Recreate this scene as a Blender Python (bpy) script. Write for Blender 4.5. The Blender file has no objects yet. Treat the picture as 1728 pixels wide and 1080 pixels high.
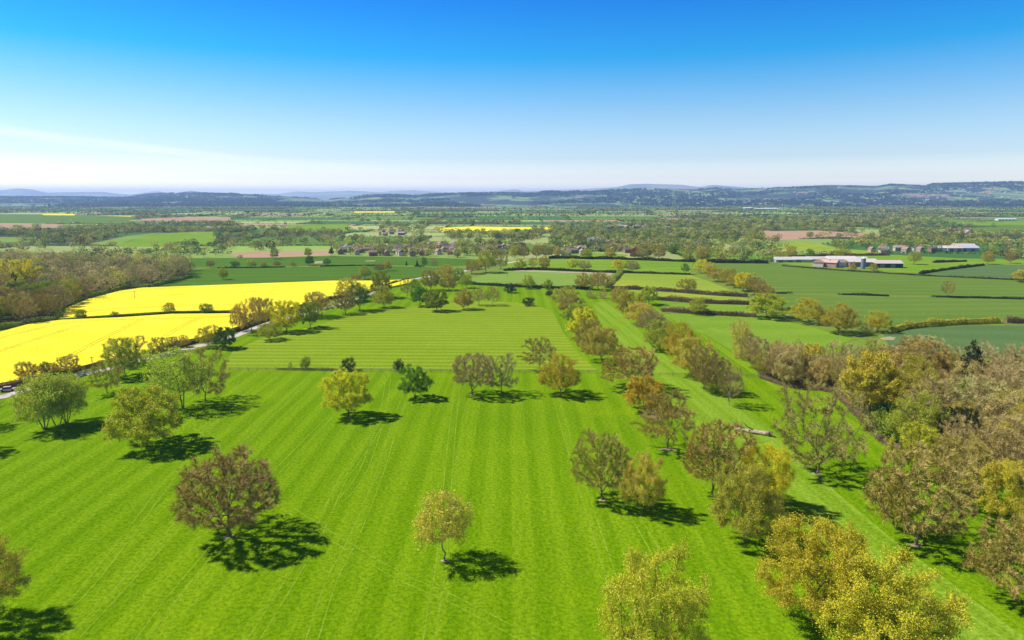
import bpy, math, random
import numpy as np
R = math.radians
C = bpy.context.scene.collection
random.seed(7)

# ------------------------------------------------------------------ camera
CAMZ, FPX, PITCH = 60.0, 1152.0, R(10.14)
cd = bpy.data.cameras.new('camera'); cam = bpy.data.objects.new('camera', cd); C.objects.link(cam)
cam.location = (0, 0, CAMZ); cam.rotation_euler = (R(90) - PITCH, 0, 0)
cd.sensor_width = 36; cd.lens = 24.0; cd.clip_start = 0.5; cd.clip_end = 80000
bpy.context.scene.camera = cam
CP, SP = math.cos(PITCH), math.sin(PITCH)
def ray(px, py):
    x = (px - 864) / FPX; v = (540 - py) / FPX
    return x, CP + v * SP, -SP + v * CP
def P(px, py, z=0.0):
    x, y, dz = ray(px, py); t = (z - CAMZ) / dz
    return (x * t, y * t, z)
def PX(x, y, z=0.0):
    f = y * CP - (z - CAMZ) * SP; u = y * SP + (z - CAMZ) * CP
    return 864 + FPX * x / f, 540 - FPX * u / f

# ------------------------------------------------------------------ light
SUN_EL = R(49); SX, SY = -0.975, 0.22
sdir = (SX * math.cos(SUN_EL), SY * math.cos(SUN_EL), math.sin(SUN_EL))
ld = bpy.data.lights.new('sun', 'SUN'); ld.energy = 5.0; ld.angle = R(0.5); ld.color = (1, 0.95, 0.86)
sun = bpy.data.objects.new('sun', ld); C.objects.link(sun)
from mathutils import Vector, Matrix
sun.rotation_euler = Vector(sdir).to_track_quat('Z', 'Y').to_euler(); sun.location = (0, 0, 200)
sc = bpy.context.scene
sc.view_settings.view_transform = 'Standard'; sc.view_settings.look = 'None'
sc.view_settings.exposure = 0.4; sc.view_settings.gamma = 1.0
sc.cycles.use_denoising = True
sc.cycles.max_bounces = 6; sc.cycles.diffuse_bounces = 3; sc.cycles.transmission_bounces = 3
sc.cycles.volume_bounces = 1; sc.cycles.transparent_max_bounces = 8
sc.cycles.caustics_reflective = False; sc.cycles.caustics_refractive = False

# ------------------------------------------------------------------ node helpers
class NT:
    def __init__(s, tree): s.t = tree; s.n = tree.nodes; s.l = tree.links
    def add(s, typ, **kw):
        n = s.n.new(typ)
        for k, v in kw.items(): setattr(n, k, v)
        return n
    def put(s, sock, v):
        if hasattr(v, 'is_output'): s.l.new(v, sock)
        elif v is not None: sock.default_value = v if not (isinstance(v, tuple) and len(v) == 3 and len(sock.default_value) == 4) else (*v, 1)
    def math(s, op, a, b=None, c=None):
        n = s.add('ShaderNodeMath', operation=op)
        for i, v in enumerate((a, b, c)): s.put(n.inputs[i], v)
        return n.outputs[0]
    def mix(s, f, a, b, mode='MIX'):
        n = s.add('ShaderNodeMix', data_type='RGBA', blend_type=mode)
        s.put(n.inputs[0], f); s.put(n.inputs[6], a); s.put(n.inputs[7], b); return n.outputs[2]
    def noise(s, vec, scale, detail=2, rough=.55, out=0):
        n = s.add('ShaderNodeTexNoise'); s.put(n.inputs['Vector'], vec)
        n.inputs['Scale'].default_value = scale; n.inputs['Detail'].default_value = detail
        n.inputs['Roughness'].default_value = rough; return n.outputs[out]
    def ss(s, v, a, b, lo=0., hi=1.):
        n = s.add('ShaderNodeMapRange', interpolation_type='SMOOTHSTEP')
        for i, q in enumerate((v, a, b, lo, hi)): s.put(n.inputs[i], q)
        return n.outputs[0]
    def map(s, vec, sc=(1, 1, 1), rot=(0, 0, 0), loc=(0, 0, 0)):
        n = s.add('ShaderNodeMapping'); s.put(n.inputs[0], vec)
        n.inputs[1].default_value = loc; n.inputs[2].default_value = rot; n.inputs[3].default_value = sc
        return n.outputs[0]
def newmat(name, rough=.85, spec=.2):
    m = bpy.data.materials.new(name); m.use_nodes = True; q = NT(m.node_tree)
    b = m.node_tree.nodes['Principled BSDF']; b.inputs['Roughness'].default_value = rough
    b.inputs['Specular IOR Level'].default_value = spec
    return m, q, b
def pos(q): return q.add('ShaderNodeNewGeometry').outputs['Position']

# ------------------------------------------------------------------ sky
w = bpy.data.worlds.new('World'); sc.world = w; w.use_nodes = True; q = NT(w.node_tree)
sky = q.add('ShaderNodeTexSky', sky_type='NISHITA'); sky.sun_disc = False
sky.sun_elevation = SUN_EL; sky.sun_rotation = math.atan2(SX, SY)
sky.air_density = 1.0; sky.dust_density = 0.6; sky.ozone_density = 2.5; sky.altitude = 60
bg = w.node_tree.nodes['Background']; bg.inputs[1].default_value = 0.10
tc = q.add('ShaderNodeTexCoord').outputs['Generated']
sep = q.add('ShaderNodeSeparateXYZ'); q.put(sep.inputs[0], tc)
up = sep.outputs[2]
hs = q.add('ShaderNodeHueSaturation'); q.put(hs.inputs['Color'], sky.outputs[0])
hs.inputs['Saturation'].default_value = 1.0
rmp = q.add('ShaderNodeValToRGB'); q.put(rmp.inputs[0], up)
cr = rmp.color_ramp
SKYR = [(0.0, (7.0, 6.4, 4.0)), (0.012, (3.5, 3.2, 2.6)), (0.028, (2.12, 1.93, 1.9)), (0.055, (1.28, 1.31, 1.42)), (0.11, (.82, 1.10, 1.28)), (0.187, (.05, .84, 1.30)), (0.256, (.0, .60, 1.34)), (0.45, (.03, .30, .62)), (1.0, (.06, .2, .36))]
SKYR = [(a, tuple(v / 10 for v in c)) for a, c in SKYR]
cr.elements[0].position = SKYR[0][0]; cr.elements[0].color = (*SKYR[0][1], 1)
cr.elements[1].position = SKYR[-1][0]; cr.elements[1].color = (*SKYR[-1][1], 1)
for p_, c_ in SKYR[1:-1]:
    e = cr.elements.new(p_); e.color = (*c_, 1)
tint = q.mix(1.0, hs.outputs[0], rmp.outputs[0], 'MULTIPLY')
sv = q.add('ShaderNodeVectorMath', operation='SCALE'); q.put(sv.inputs[0], tint); sv.inputs[3].default_value = 10.0; tint = sv.outputs[0]
# thin cirrus streaks low on the left
tt_ = q.math('DIVIDE', sep.outputs[0], sep.outputs[1])
dz_ = q.math('SUBTRACT', up, q.math('SUBTRACT', .0784, q.math('MULTIPLY', q.math('ADD', tt_, .76), .0715)))
cb = q.add('ShaderNodeCombineXYZ'); q.put(cb.inputs[0], q.math('MULTIPLY', tt_, 9)); q.put(cb.inputs[1], q.math('MULTIPLY', dz_, 260))
cn = q.noise(cb.outputs[0], 1.0, 4, .6)
cir = q.math('MULTIPLY', q.ss(q.math('ABSOLUTE', dz_), .0085, .0005), q.ss(cn, .22, .62))
cb2 = q.add('ShaderNodeCombineXYZ'); q.put(cb2.inputs[0], q.math('MULTIPLY', tt_, 3)); q.put(cb2.inputs[1], q.math('MULTIPLY', dz_, 90)); cb2.inputs[2].default_value = 4
cir = q.math('ADD', cir, q.math('MULTIPLY', q.math('MULTIPLY', q.ss(q.math('ABSOLUTE', q.math('ADD', dz_, .014)), .020, .0), q.ss(q.noise(cb2.outputs[0], 1.0, 4, .6), .42, .75)), .5))
cir = q.math('MULTIPLY', cir, q.math('MULTIPLY', q.ss(tt_, .0, -.5), q.math('GREATER_THAN', sep.outputs[1], 0)))
skyc = q.mix(q.math('MULTIPLY', cir, .45), tint, (10.5, 10.5, 10.2))
q.put(bg.inputs[0], skyc)

# ------------------------------------------------------------------ mesh helpers
def tag(o, label=None, cat=None, group=None, kind=None):
    if label: o['label'] = label
    if cat: o['category'] = cat
    if group: o['group'] = group
    if kind: o['kind'] = kind
    return o
def link(o, parent=None):
    C.objects.link(o)
    if parent: o.parent = parent
    return o
def npmesh(name, V, parts, smooth=False):
    """parts: list of (faces int array (n,k), material, [colours (n,3)])"""
    me = bpy.data.meshes.new(name); V = np.asarray(V, np.float32)
    me.vertices.add(len(V)); me.vertices.foreach_set('co', V.ravel())
    idx, st, mi, cols = [], [], [], []; s0 = 0; mats = []
    for p in parts:
        F, m = np.asarray(p[0], np.int32), p[1]
        if len(F) == 0: continue
        if m not in mats: mats.append(m)
        k = F.shape[1]; idx.append(F.ravel()); st.append(s0 + k * np.arange(len(F))); s0 += F.size
        mi.append(np.full(len(F), mats.index(m)))
        c = p[2] if len(p) > 2 and p[2] is not None else np.ones((len(F), 3)) * .5
        cols.append(np.repeat(c, k, axis=0))
    idx = np.concatenate(idx); st = np.concatenate(st).astype(np.int32); mi = np.concatenate(mi).astype(np.int32)
    me.loops.add(len(idx)); me.loops.foreach_set('vertex_index', idx)
    me.polygons.add(len(st)); me.polygons.foreach_set('loop_start', st)
    me.polygons.foreach_set('material_index', mi)
    me.polygons.foreach_set('use_smooth', np.full(len(st), bool(smooth)))
    if any(len(p) > 2 for p in parts):
        a = me.color_attributes.new('tone', 'FLOAT_COLOR', 'CORNER')
        cc = np.concatenate(cols); cc = np.concatenate([cc, np.ones((len(cc), 1))], 1).astype(np.float32)
        a.data.foreach_set('color', cc.ravel())
    for m in mats: me.materials.append(m)
    me.update(calc_edges=True); me.validate()
    return me
def mobj(name, V, parts, parent=None, smooth=False):
    return link(bpy.data.objects.new(name, npmesh(name, V, parts, smooth)), parent)
def unit(a): return a / np.maximum(np.linalg.norm(a, axis=-1, keepdims=True), 1e-9)

class MB:
    """gathers boxes, prisms and tubes into one mesh"""
    def __init__(s): s.v = []; s.f = {}; s.n = 0
    def raw(s, V, F, m):
        for f in F: s.f.setdefault((m, len(f)), []).append([i + s.n for i in f])
        s.v += [tuple(p) for p in V]; s.n += len(V)
    def box(s, c, d, m, rz=0.0, taper=1.0):
        x, y, z = d[0] / 2, d[1] / 2, d[2] / 2; ca, sa = math.cos(rz), math.sin(rz); V = []
        for k, tz in ((-1, 1.0), (1, taper)):
            for i, j in ((-1, -1), (1, -1), (1, 1), (-1, 1)):
                a, b = i * x * tz, j * y * tz
                V.append((c[0] + a * ca - b * sa, c[1] + a * sa + b * ca, c[2] + k * z))
        s.raw(V, [(0, 3, 2, 1), (4, 5, 6, 7), (0, 1, 5, 4), (1, 2, 6, 5), (2, 3, 7, 6), (3, 0, 4, 7)], m)
    def tube(s, pts, rad, m, n=8):
        pts = [Vector(p) for p in pts]; V = []; F = []
        for i, p in enumerate(pts):
            t = (pts[min(i + 1, len(pts) - 1)] - pts[max(i - 1, 0)]).normalized()
            a = t.cross(Vector((0, 0, 1)) if abs(t.z) < .9 else Vector((1, 0, 0))).normalized(); b = t.cross(a)
            r = rad[i] if isinstance(rad, (list, tuple)) else rad
            for k in range(n):
                A = 2 * math.pi * k / n; V.append(p + a * (r * math.cos(A)) + b * (r * math.sin(A)))
        for i in range(len(pts) - 1):
            for k in range(n):
                k2 = (k + 1) % n; F.append((i * n + k, i * n + k2, (i + 1) * n + k2, (i + 1) * n + k))
        F.append(tuple(range(n - 1, -1, -1))); F.append(tuple((len(pts) - 1) * n + k for k in range(n)))
        s.raw(V, F, m)
    def gable(s, L, W, z0, h, over, m, hip=0.0):
        x, y = L / 2 + over, W / 2 + over; t = .18
        V = [(-x, -y, z0), (x, -y, z0), (x, y, z0), (-x, y, z0), (-x + hip, 0, z0 + h), (x - hip, 0, z0 + h)]
        V += [(a, b, c - t) for a, b, c in V[:4]]
        s.raw(V, [(0, 1, 5, 4), (2, 3, 4, 5), (1, 2, 5), (3, 0, 4), (9, 8, 7, 6), (6, 7, 1, 0), (7, 8, 2, 1), (8, 9, 3, 2), (9, 6, 0, 3)], m)
    def build(s, name, parent=None, smooth=False):
        return mobj(name, s.v, [(np.array(f), k[0]) for k, f in s.f.items()], parent, smooth)

# ------------------------------------------------------------------ materials
def leafmat(name, attr=False, twig=False):
    m, q, b = newmat(name, .75, .15)
    if attr: col = q.add('ShaderNodeVertexColor', layer_name='tone').outputs[0]
    else: col = q.add('ShaderNodeObjectInfo').outputs['Color']
    g = q.add('ShaderNodeNewGeometry'); rnd = g.outputs['Random Per Island']
    if twig:
        col = q.mix(.45, col, (.36, .28, .11))
        col = q.mix(1.0, col, q.mix(rnd, (.75, .72, .7), (1.35, 1.3, 1.25)), 'MULTIPLY')
        q.put(b.inputs['Base Color'], col); return m
    n2 = q.noise(g.outputs['Position'], .35, 3)
    col = q.mix(1.0, col, q.mix(rnd, (.62, .70, .55), (1.42, 1.34, 1.3)), 'MULTIPLY')
    col = q.mix(1.0, col, q.mix(n2, (.72, .82, .62), (1.3, 1.18, 1.3)), 'MULTIPLY')
    q.put(b.inputs['Base Color'], col)
    tr = q.add('ShaderNodeBsdfTranslucent'); q.put(tr.inputs[0], q.mix(1.0, col, (1.25, 1.25, .6), 'MULTIPLY'))
    mx = q.add('ShaderNodeMixShader'); mx.inputs[0].default_value = .27
    q.l.new(b.outputs[0], mx.inputs[1]); q.l.new(tr.outputs[0], mx.inputs[2])
    q.l.new(mx.outputs[0], m.node_tree.nodes['Material Output'].inputs[0])
    return m
M_leaf = leafmat('leaves'); M_leafa = leafmat('far_leaves', True); M_twig = leafmat('twigs', twig=True)
def bark(name, c1, c2, sc_=3.0):
    m, q, b = newmat(name, .95, .1)
    n = q.noise(q.map(pos(q), (1, 1, .25)), sc_, 4, .7)
    q.put(b.inputs['Base Color'], q.mix(n, c1, c2))
    bp = q.add('ShaderNodeBump'); bp.inputs['Distance'].default_value = .08; q.put(bp.inputs['Height'], n)
    q.put(b.inputs['Normal'], bp.outputs[0]); return m
M_bark = bark('bark', (.10, .075, .045), (.26, .20, .125)); M_palebark = bark('pale_bark', (.2, .13, .09), (.5, .38, .28))
M_greybark = bark('grey_bark', (.22, .17, .11), (.50, .42, .31)); M_dead = bark('dead_wood', (.08, .05, .035), (.80, .66, .50), 1.7)

def fieldmat(name, c1, c2, stripe=None, c3=None, big=.012, fine=.9, bump=.25, rough=.9, alpha=False, irr=0):
    """grass or crop: two tones broken by broad and fine noise, mowing or drill stripes running along a world direction"""
    m, q, b = newmat(name, rough, 0.0); p = pos(q)
    n1 = q.noise(p, big, 4, .6); n2 = q.noise(p, fine, 3, .7); n3 = q.noise(p, .11, 3, .6)
    f = q.math('ADD', q.math('MULTIPLY', q.ss(n1, .3, .7), .45), q.math('MULTIPLY', q.ss(n2, .25, .75), .55))
    if stripe:
        ang, per, amt, wob = stripe
        s2 = q.add('ShaderNodeSeparateXYZ'); q.put(s2.inputs[0], q.map(p, (1, 1, 1), (0, 0, -ang)))
        u = s2.outputs[0]; u = q.math('ADD', u, q.math('MULTIPLY', q.math('SUBTRACT', q.noise(p, .01, 2), .5), wob))
        sw = q.math('SINE', q.math('MULTIPLY', u, 2 * math.pi / per))
        sw2 = q.math('SINE', q.math('MULTIPLY', u, 2 * math.pi / per * 2.37))
        sw = q.math('ADD', sw, q.math('MULTIPLY', sw2, .45))
        if irr:
            c3_ = q.add('ShaderNodeCombineXYZ'); q.put(c3_.inputs[0], q.math('MULTIPLY', u, .33)); q.put(c3_.inputs[1], q.math('MULTIPLY', s2.outputs[1], .006))
            sw = q.math('ADD', q.math('MULTIPLY', sw, 1 - irr), q.math('MULTIPLY', q.math('SUBTRACT', q.noise(c3_.outputs[0], 1.0, 4, .75), .5), irr * 6.5))
        sw = q.math('MULTIPLY', q.ss(sw, -.7, .7), q.ss(n3, .1, .7, .45, 1.0))
        f = q.math('ADD', q.math('MULTIPLY', f, 1 - amt), q.math('MULTIPLY', sw, amt))
    col = q.mix(f, c1, c2)
    if c3: col = q.mix(q.ss(q.noise(p, .03, 5, .65), .52, .74, 0., .75), col, c3)
    fl = q.noise(p, 1.5, 4, .72)
    col = q.mix(1.0, col, q.mix(q.ss(fl, .36, .60), (.66, .76, .6), (1.14, 1.11, 1.2)), 'MULTIPLY')
    q.put(b.inputs['Base Color'], col)
    if alpha: q.put(b.inputs['Alpha'], q.ss(q.noise(p, .35, 4, .7), .36, .52))
    h = q.math('ADD', q.math('MULTIPLY', fl, .25), q.math('MULTIPLY', q.noise(p, .8, 3, .6), .75))
    bp = q.add('ShaderNodeBump'); bp.inputs['Strength'].default_value = 1.0; bp.inputs['Distance'].default_value = bump
    q.put(bp.inputs['Height'], h); q.put(b.inputs['Normal'], bp.outputs[0])
    return m
M_park = fieldmat('park_grass', (.098, .205, .0), (.205, .320, .006), (R(0), 6.4, .50, 3.0), (.21, .305, .003), bump=.5, irr=.5)
M_mown = fieldmat('mown_meadow', (.145, .235, .004), (.285, .36, .030), (R(90 - 1.5), 5.6, .62, 3.5), bump=.15, irr=.25)
M_aven = fieldmat('avenue_grass', (.125, .235, .002), (.26, .37, .035), (R(5), 7.0, .5, 3.0), bump=.3, irr=.6)
M_dgreen = fieldmat('young_wheat', (.060, .140, .012), (.105, .190, .025), (R(90), 24, .30, 4), bump=.2)
M_rgreen = fieldmat('wheat', (.10, .17, .022), (.155, .23, .042), (R(93), 16, .35, 3), bump=.2)
M_bgreen = fieldmat('blue_green_wheat', (.085, .15, .045), (.125, .195, .07), (R(80), 22, .35, 4), bump=.2)
M_pasture = fieldmat('pasture', (.12, .24, .012), (.23, .33, .035), (R(95), 26, .2, 12), (.30, .36, .03), bump=.3)
M_ypast = fieldmat('yellow_pasture', (.17, .27, .02), (.33, .38, .05), (R(88), 12, .3, 6), (.42, .40, .03), bump=.3)
M_lpast = fieldmat('light_pasture', (.14, .25, .025), (.25, .34, .07), (R(95), 15, .25, 6), bump=.2)
M_rape = fieldmat('rapeseed', (.80, .64, .02), (.92, .78, .06), (R(70), 27, .2, 8), (.84, .76, .04), big=.03, bump=.35, irr=.3)
M_rtram = fieldmat('rape_tramline', (.30, .30, .02), (.55, .50, .03), None, bump=.1)
M_soil = fieldmat('bare_soil', (.36, .21, .13), (.50, .33, .22), (R(92), 14, .3, 4), bump=.2)
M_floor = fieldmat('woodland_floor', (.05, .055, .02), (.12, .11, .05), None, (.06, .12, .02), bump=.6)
M_verge = fieldmat('pale_grass', (.26, .36, .06), (.36, .44, .12), None, bump=.1)
M_track = fieldmat('flattened_grass', (.165, .285, .008), (.245, .355, .03), None, big=.05, fine=.25, bump=.05)
M_lane = fieldmat('lane', (.42, .36, .32), (.60, .53, .48), None, bump=.03)
M_dirt = fieldmat('bare_earth', (.30, .25, .13), (.46, .38, .24), None, bump=.1)

def simple(name, c, rough=.8, var=.15, scale=.6, spec=.2):
    m, q, b = newmat(name, rough, spec); n = q.noise(pos(q), scale, 4, .65)
    q.put(b.inputs['Base Color'], q.mix(n, tuple(x * (1 - var) for x in c), tuple(min(1, x * (1 + var)) for x in c))); return m
def tinted(name, rough=.8):
    m, q, b = newmat(name, rough, .2); n = q.noise(pos(q), .7, 4, .65)
    col = q.add('ShaderNodeObjectInfo').outputs['Color']
    q.put(b.inputs['Base Color'], q.mix(1.0, col, q.mix(n, (.8, .8, .8), (1.18, 1.18, 1.18)), 'MULTIPLY')); return m
M_tint = tinted('weathered_paint')
M_glass = simple('window_glass', (.04, .05, .06), .15, .1, 1, .6)
M_post = simple('fence_timber', (.30, .25, .19)); M_tyre = simple('tyre_rubber', (.03, .03, .03))
M_white = simple('white_paint', (.72, .72, .70), .5); M_sheet = simple('barn_roof_sheet', (.50, .44, .41), .6, .12, .2)
M_wall = simple('barn_wall', (.20, .19, .19)); M_steel = simple('silo_steel', (.18, .22, .30), .4)

# ground with the far patchwork of fields and woods on the hills
def groundmat():
    m, q, b = newmat('countryside', .95, .1); p = pos(q)
    warp = q.add('ShaderNodeVectorMath', operation='ADD'); q.put(warp.inputs[0], p)
    nz = q.add('ShaderNodeTexNoise'); q.put(nz.inputs[0], p); nz.inputs['Scale'].default_value = .004
    vs = q.add('ShaderNodeVectorMath', operation='SCALE'); q.put(vs.inputs[0], nz.outputs[1]); vs.inputs[3].default_value = 160
    q.put(warp.inputs[1], vs.outputs[0])
    wv = q.map(warp.outputs[0], (1, .8, 0))
    v = q.add('ShaderNodeTexVoronoi', feature='F1'); q.put(v.inputs[0], wv); v.inputs['Scale'].default_value = 1 / 230
    v2 = q.add('ShaderNodeTexVoronoi', feature='DISTANCE_TO_EDGE'); q.put(v2.inputs[0], wv); v2.inputs['Scale'].default_value = 1 / 230
    s = q.add('ShaderNodeSeparateColor'); q.put(s.inputs[0], v.outputs['Color'])
    fld = q.mix(s.outputs[0], (.14, .24, .08), (.28, .37, .14))
    fld = q.mix(q.math('GREATER_THAN', s.outputs[1], .9), fld, (.35, .24, .16))
    fld = q.mix(q.math('LESS_THAN', s.outputs[1], .08), fld, (.45, .45, .10))
    wood = q.mix(q.noise(p, .03, 4, .7), (.03, .05, .04), (.08, .10, .08))
    big = q.noise(q.map(p, (1, 1, 0)), .0011, 4, .6)
    f = q.math('MAXIMUM', q.ss(big, .52, .54), q.math('LESS_THAN', v2.outputs[0], .045))
    f = q.math('MAXIMUM', f, q.math('GREATER_THAN', s.outputs[2], .74))
    sy = q.add('ShaderNodeSeparateXYZ'); q.put(sy.inputs[0], p)
    nearg = q.mix(q.noise(p, .05, 4, .7), (.10, .16, .015), (.20, .26, .03))
    q.put(b.inputs['Base Color'], q.mix(q.ss(sy.outputs[1], 3000, 4200), nearg, q.mix(q.ss(sy.outputs[1], 10000, 12000), q.mix(f, fld, wood), q.mix(q.ss(big, .45, .6), (.40, .42, .36), (.28, .31, .28)))))  # farthest ridges made paler in the colour, standing in for brighter haze
    bp = q.add('ShaderNodeBump'); bp.inputs['Strength'].default_value = 1; bp.inputs['Distance'].default_value = 7
    q.put(bp.inputs['Height'], q.math('MULTIPLY', f, q.noise(p, .03, 4, .7))); q.put(b.inputs['Normal'], bp.outputs[0])
    return m
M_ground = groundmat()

# ------------------------------------------------------------------ terrain
YA, YB = 8200.0, 14000.0
SA = [(-600, 333), (0, 333), (100, 333), (210, 334), (232, 331), (262, 328), (300, 326.5), (432, 328), (470, 331), (520, 334), (560, 337), (590, 334), (620, 330), (660, 329), (700, 331),
      (725, 328.5), (780, 326), (860, 326), (905, 327), (918, 324), (932, 323), (950, 325), (980, 323), (1060, 320), (1110, 318), (1190, 320), (1210, 318), (1240, 321), (1290, 319), (1400, 314.5),
      (1480, 316), (1500, 312), (1560, 315), (1570, 311), (1640, 309.5), (1700, 308), (1728, 308.5), (2300, 310)]
SB = [(-600, 326), (0, 322), (20, 319), (36, 318), (56, 320), (80, 325), (110, 324), (175, 324), (200, 327), (225, 328), (250, 324), (270, 323), (290, 327), (322, 321.5), (345, 325), (400, 327), (470, 327), (500, 323), (530, 324.5),
      (590, 322), (640, 324), (690, 321), (730, 323), (762, 325), (800, 328), (850, 321), (870, 319), (885, 323), (960, 320), (1040, 316), (1062, 311), (1090, 310), (1150, 312), (1180, 316), (1200, 312),
      (1240, 315), (1300, 320), (1500, 330), (2300, 330)]
def prof(S, Y, pxs):
    ys = np.interp(pxs, [a for a, b in S], [b for a, b in S])
    v = (540 - ys) / FPX; return CAMZ + Y * (-SP + v * CP) / (CP + v * SP)
def sm(t): t = np.clip(t, 0, 1); return t * t * (3 - 2 * t)
def wob(x, y, s, seed):
    a = 0
    for k in range(5):
        r = math.sin(seed * 12.9 + k * 78.2) * 6.28
        a = a + np.sin((x * math.cos(r) + y * math.sin(r)) / s * (1 + .6 * k) + r * 3) / (1 + .6 * k)
    return a / 2.2
def H(x, y):
    px = 864 + FPX * x / np.maximum(y, 100) * 1.0 / CP
    hA = np.maximum(prof(SA, YA, px), 20); hB = np.maximum(prof(SB, YB, px), 30)
    up_ = sm((y - 5000) / (YA - 5000)) ** .85
    a = hA * up_ * (1 - .55 * sm((y - YA) / 3000))
    a = a + (wob(x, y, 420, 1) * 12 + wob(x, y, 150, 2) * 5) * sm((y - 4700) / 1500) * sm((YA - 200 - y) / 900)
    a = np.where(y > YA - 60, a + wob(x, y * 0, 90, 5) * 1.6, a)
    b = hB * sm((y - 11000) / (YB - 11000)) * (1 - .3 * sm((y - YB) / 6000))
    return np.maximum(np.maximum(a, b), 0)
ys = np.concatenate([[-300, -100, 60, 250, 600, 1200, 2000, 3000, 3900, 4600], np.arange(4700, 9000, 60), np.arange(9000, 12000, 300), np.arange(12000, 13800, 150), np.arange(13800, 14300, 50), np.arange(14400, 27000, 1200)])
NU = 560; us = np.linspace(-1.35, 1.35, NU)
X = us[None, :] * (np.abs(ys)[:, None] + 500); Y = np.repeat(ys[:, None], NU, 1); Z = H(X, Y)
G = np.stack([X, Y, Z], -1).reshape(-1, 3)
ii = (np.arange(len(ys) - 1)[:, None] * NU + np.arange(NU - 1)[None, :]).ravel()
F = np.stack([ii, ii + 1, ii + NU + 1, ii + NU], 1)
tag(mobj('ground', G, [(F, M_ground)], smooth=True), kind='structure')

# ------------------------------------------------------------------ fields near and middle distance (pixel outlines unprojected to the plain)
FIELDS = []
def inside(poly, x, y):
    c = np.zeros(np.shape(x), bool); n = len(poly)
    for i in range(n):
        (x1, y1), (x2, y2) = poly[i][:2], poly[i - 1][:2]
        if y1 == y2: continue
        c ^= ((y1 > y) != (y2 > y)) & (x < (x2 - x1) * (y - y1) / (y2 - y1) + x1)
    return c
def field(name, m, pts, z, keep=True, height=0.0):
    p = [P(a, b) for a, b in pts]; poly = [(a[0], a[1]) for a in p]
    if keep: FIELDS.append(poly)
    n = len(poly)
    V = [(a, b, z + height) for a, b in poly]; mb = MB()
    if height:
        V += [(a, b, 0) for a, b in poly]
        mb.raw(V, [tuple(range(n))] + [(i, i + n, (i + 1) % n + n, (i + 1) % n) for i in range(n)], m)
    else: mb.raw(V, [tuple(range(n))], m)
    return tag(mb.build(name), kind='structure')
# park lawn, one broad sheet
mb = MB(); pk = [P(-60, 672), P(0, 668), P(120, 636), P(250, 603), P(330, 588), P(400, 566), P(440, 550), P(570, 514), P(640, 490), P(700, 472), P(800, 476), P(864, 480), P(1030, 484), P(1100, 494),
                 P(1130, 500), P(1120, 528), P(1290, 533), P(1345, 545), P(1440, 570), P(1420, 590), P(1500, 640), P(1728, 680)]
pk = [(-260, 190, 0)] + pk[1:] + [(240, 150, 0), (240, -60, 0), (-260, -60, 0)]
mb.raw([(a, b, .012) for a, b, c in pk], [tuple(range(len(pk)))], M_park)
tag(mb.build('park_lawn'), kind='structure'); FIELDS.append([(a, b) for a, b, c in pk])
field('mown_meadow', M_mown, [(372, 625), (395, 590), (440, 572), (500, 558), (570, 538), (640, 524), (740, 512), (820, 508), (900, 512), (932, 525), (950, 560), (978, 600), (1012, 628), (700, 626)], .03)
field('avenue', M_aven, [(1000, 510), (1028, 508), (1060, 540), (1100, 578), (1140, 610), (1185, 640), (1260, 690), (1330, 745), (1410, 830), (1500, 905), (1640, 1010), (1740, 1085), (1600, 1085), (1440, 960), (1300, 840), (1180, 735), (1100, 665), (1060, 620), (1035, 580), (1010, 540)], .03)
field('rapeseed_field', M_rape, [(-60, 655), (-60, 572), (0, 564), (50, 550), (105, 543), (200, 539), (290, 533), (396, 532), (430, 540), (410, 552), (345, 572), (300, 580), (250, 597), (160, 617), (120, 629), (0, 652)], .0, height=1.1)
field('rapeseed_field', M_rape, [(98, 541), (104, 526), (150, 507), (200, 494), (240, 488), (320, 485), (560, 476), (640, 476), (700, 473), (690, 480), (640, 490), (560, 503), (450, 532), (420, 533), (395, 527), (290, 528), (200, 534)], .0, height=1.1)
field('wheat_field', M_dgreen, [(240, 488), (300, 476), (320, 466), (318, 454), (440, 452), (600, 449), (700, 450), (742, 453), (735, 462), (700, 471), (560, 475), (320, 484)], .05)
field('wheat_field', M_dgreen, [(300, 436), (440, 435), (560, 432), (700, 434), (790, 437), (850, 440), (800, 447), (745, 451), (700, 448), (600, 447), (440, 450), (318, 452)], .05)
field('pasture', M_lpast, [(795, 470), (830, 460), (870, 456), (1036, 461), (1020, 482), (900, 482), (800, 478)], .05)
field('pasture', M_pasture, [(850, 440), (926, 436), (1080, 438), (1170, 442), (1165, 461), (1040, 459), (900, 452), (850, 456)], .05)
field('pasture', M_ypast, [(1050, 461), (1165, 464), (1200, 476), (1245, 495), (1140, 490), (1030, 485)], .05)
field('pasture', M_ypast, [(1062, 489), (1140, 494), (1262, 503), (1262, 511), (1180, 509), (1105, 504), (1080, 497)], .05)
field('pasture', M_pasture, [(1112, 508), (1180, 513), (1262, 515), (1275, 531), (1180, 527), (1118, 523)], .05)
field('pasture', M_pasture, [(1118, 530), (1290, 537), (1345, 547), (1440, 572), (1410, 585), (1330, 590), (1245, 598), (1200, 570), (1150, 548)], .05)
field('wheat_field', M_rgreen, [(1190, 443), (1296, 443), (1370, 450), (1420, 456), (1560, 466), (1728, 474), (1728, 503), (1600, 499), (1440, 497), (1310, 494), (1285, 494), (1262, 478), (1235, 462)], .05)
field('wheat_field', M_rgreen, [(1310, 497), (1440, 500), (1600, 502), (1800, 508), (1800, 544), (1600, 546), (1500, 556), (1460, 556), (1380, 540), (1330, 525)], .05)
field('wheat_field', M_bgreen, [(1490, 563), (1560, 553), (1650, 549), (1800, 549), (1800, 612), (1600, 600), (1500, 585)], .05)
field('wheat_field', M_bgreen, [(1560, 462), (1590, 456), (1650, 448), (1728, 447), (1800, 447), (1800, 474), (1728, 472)], .05)
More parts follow.
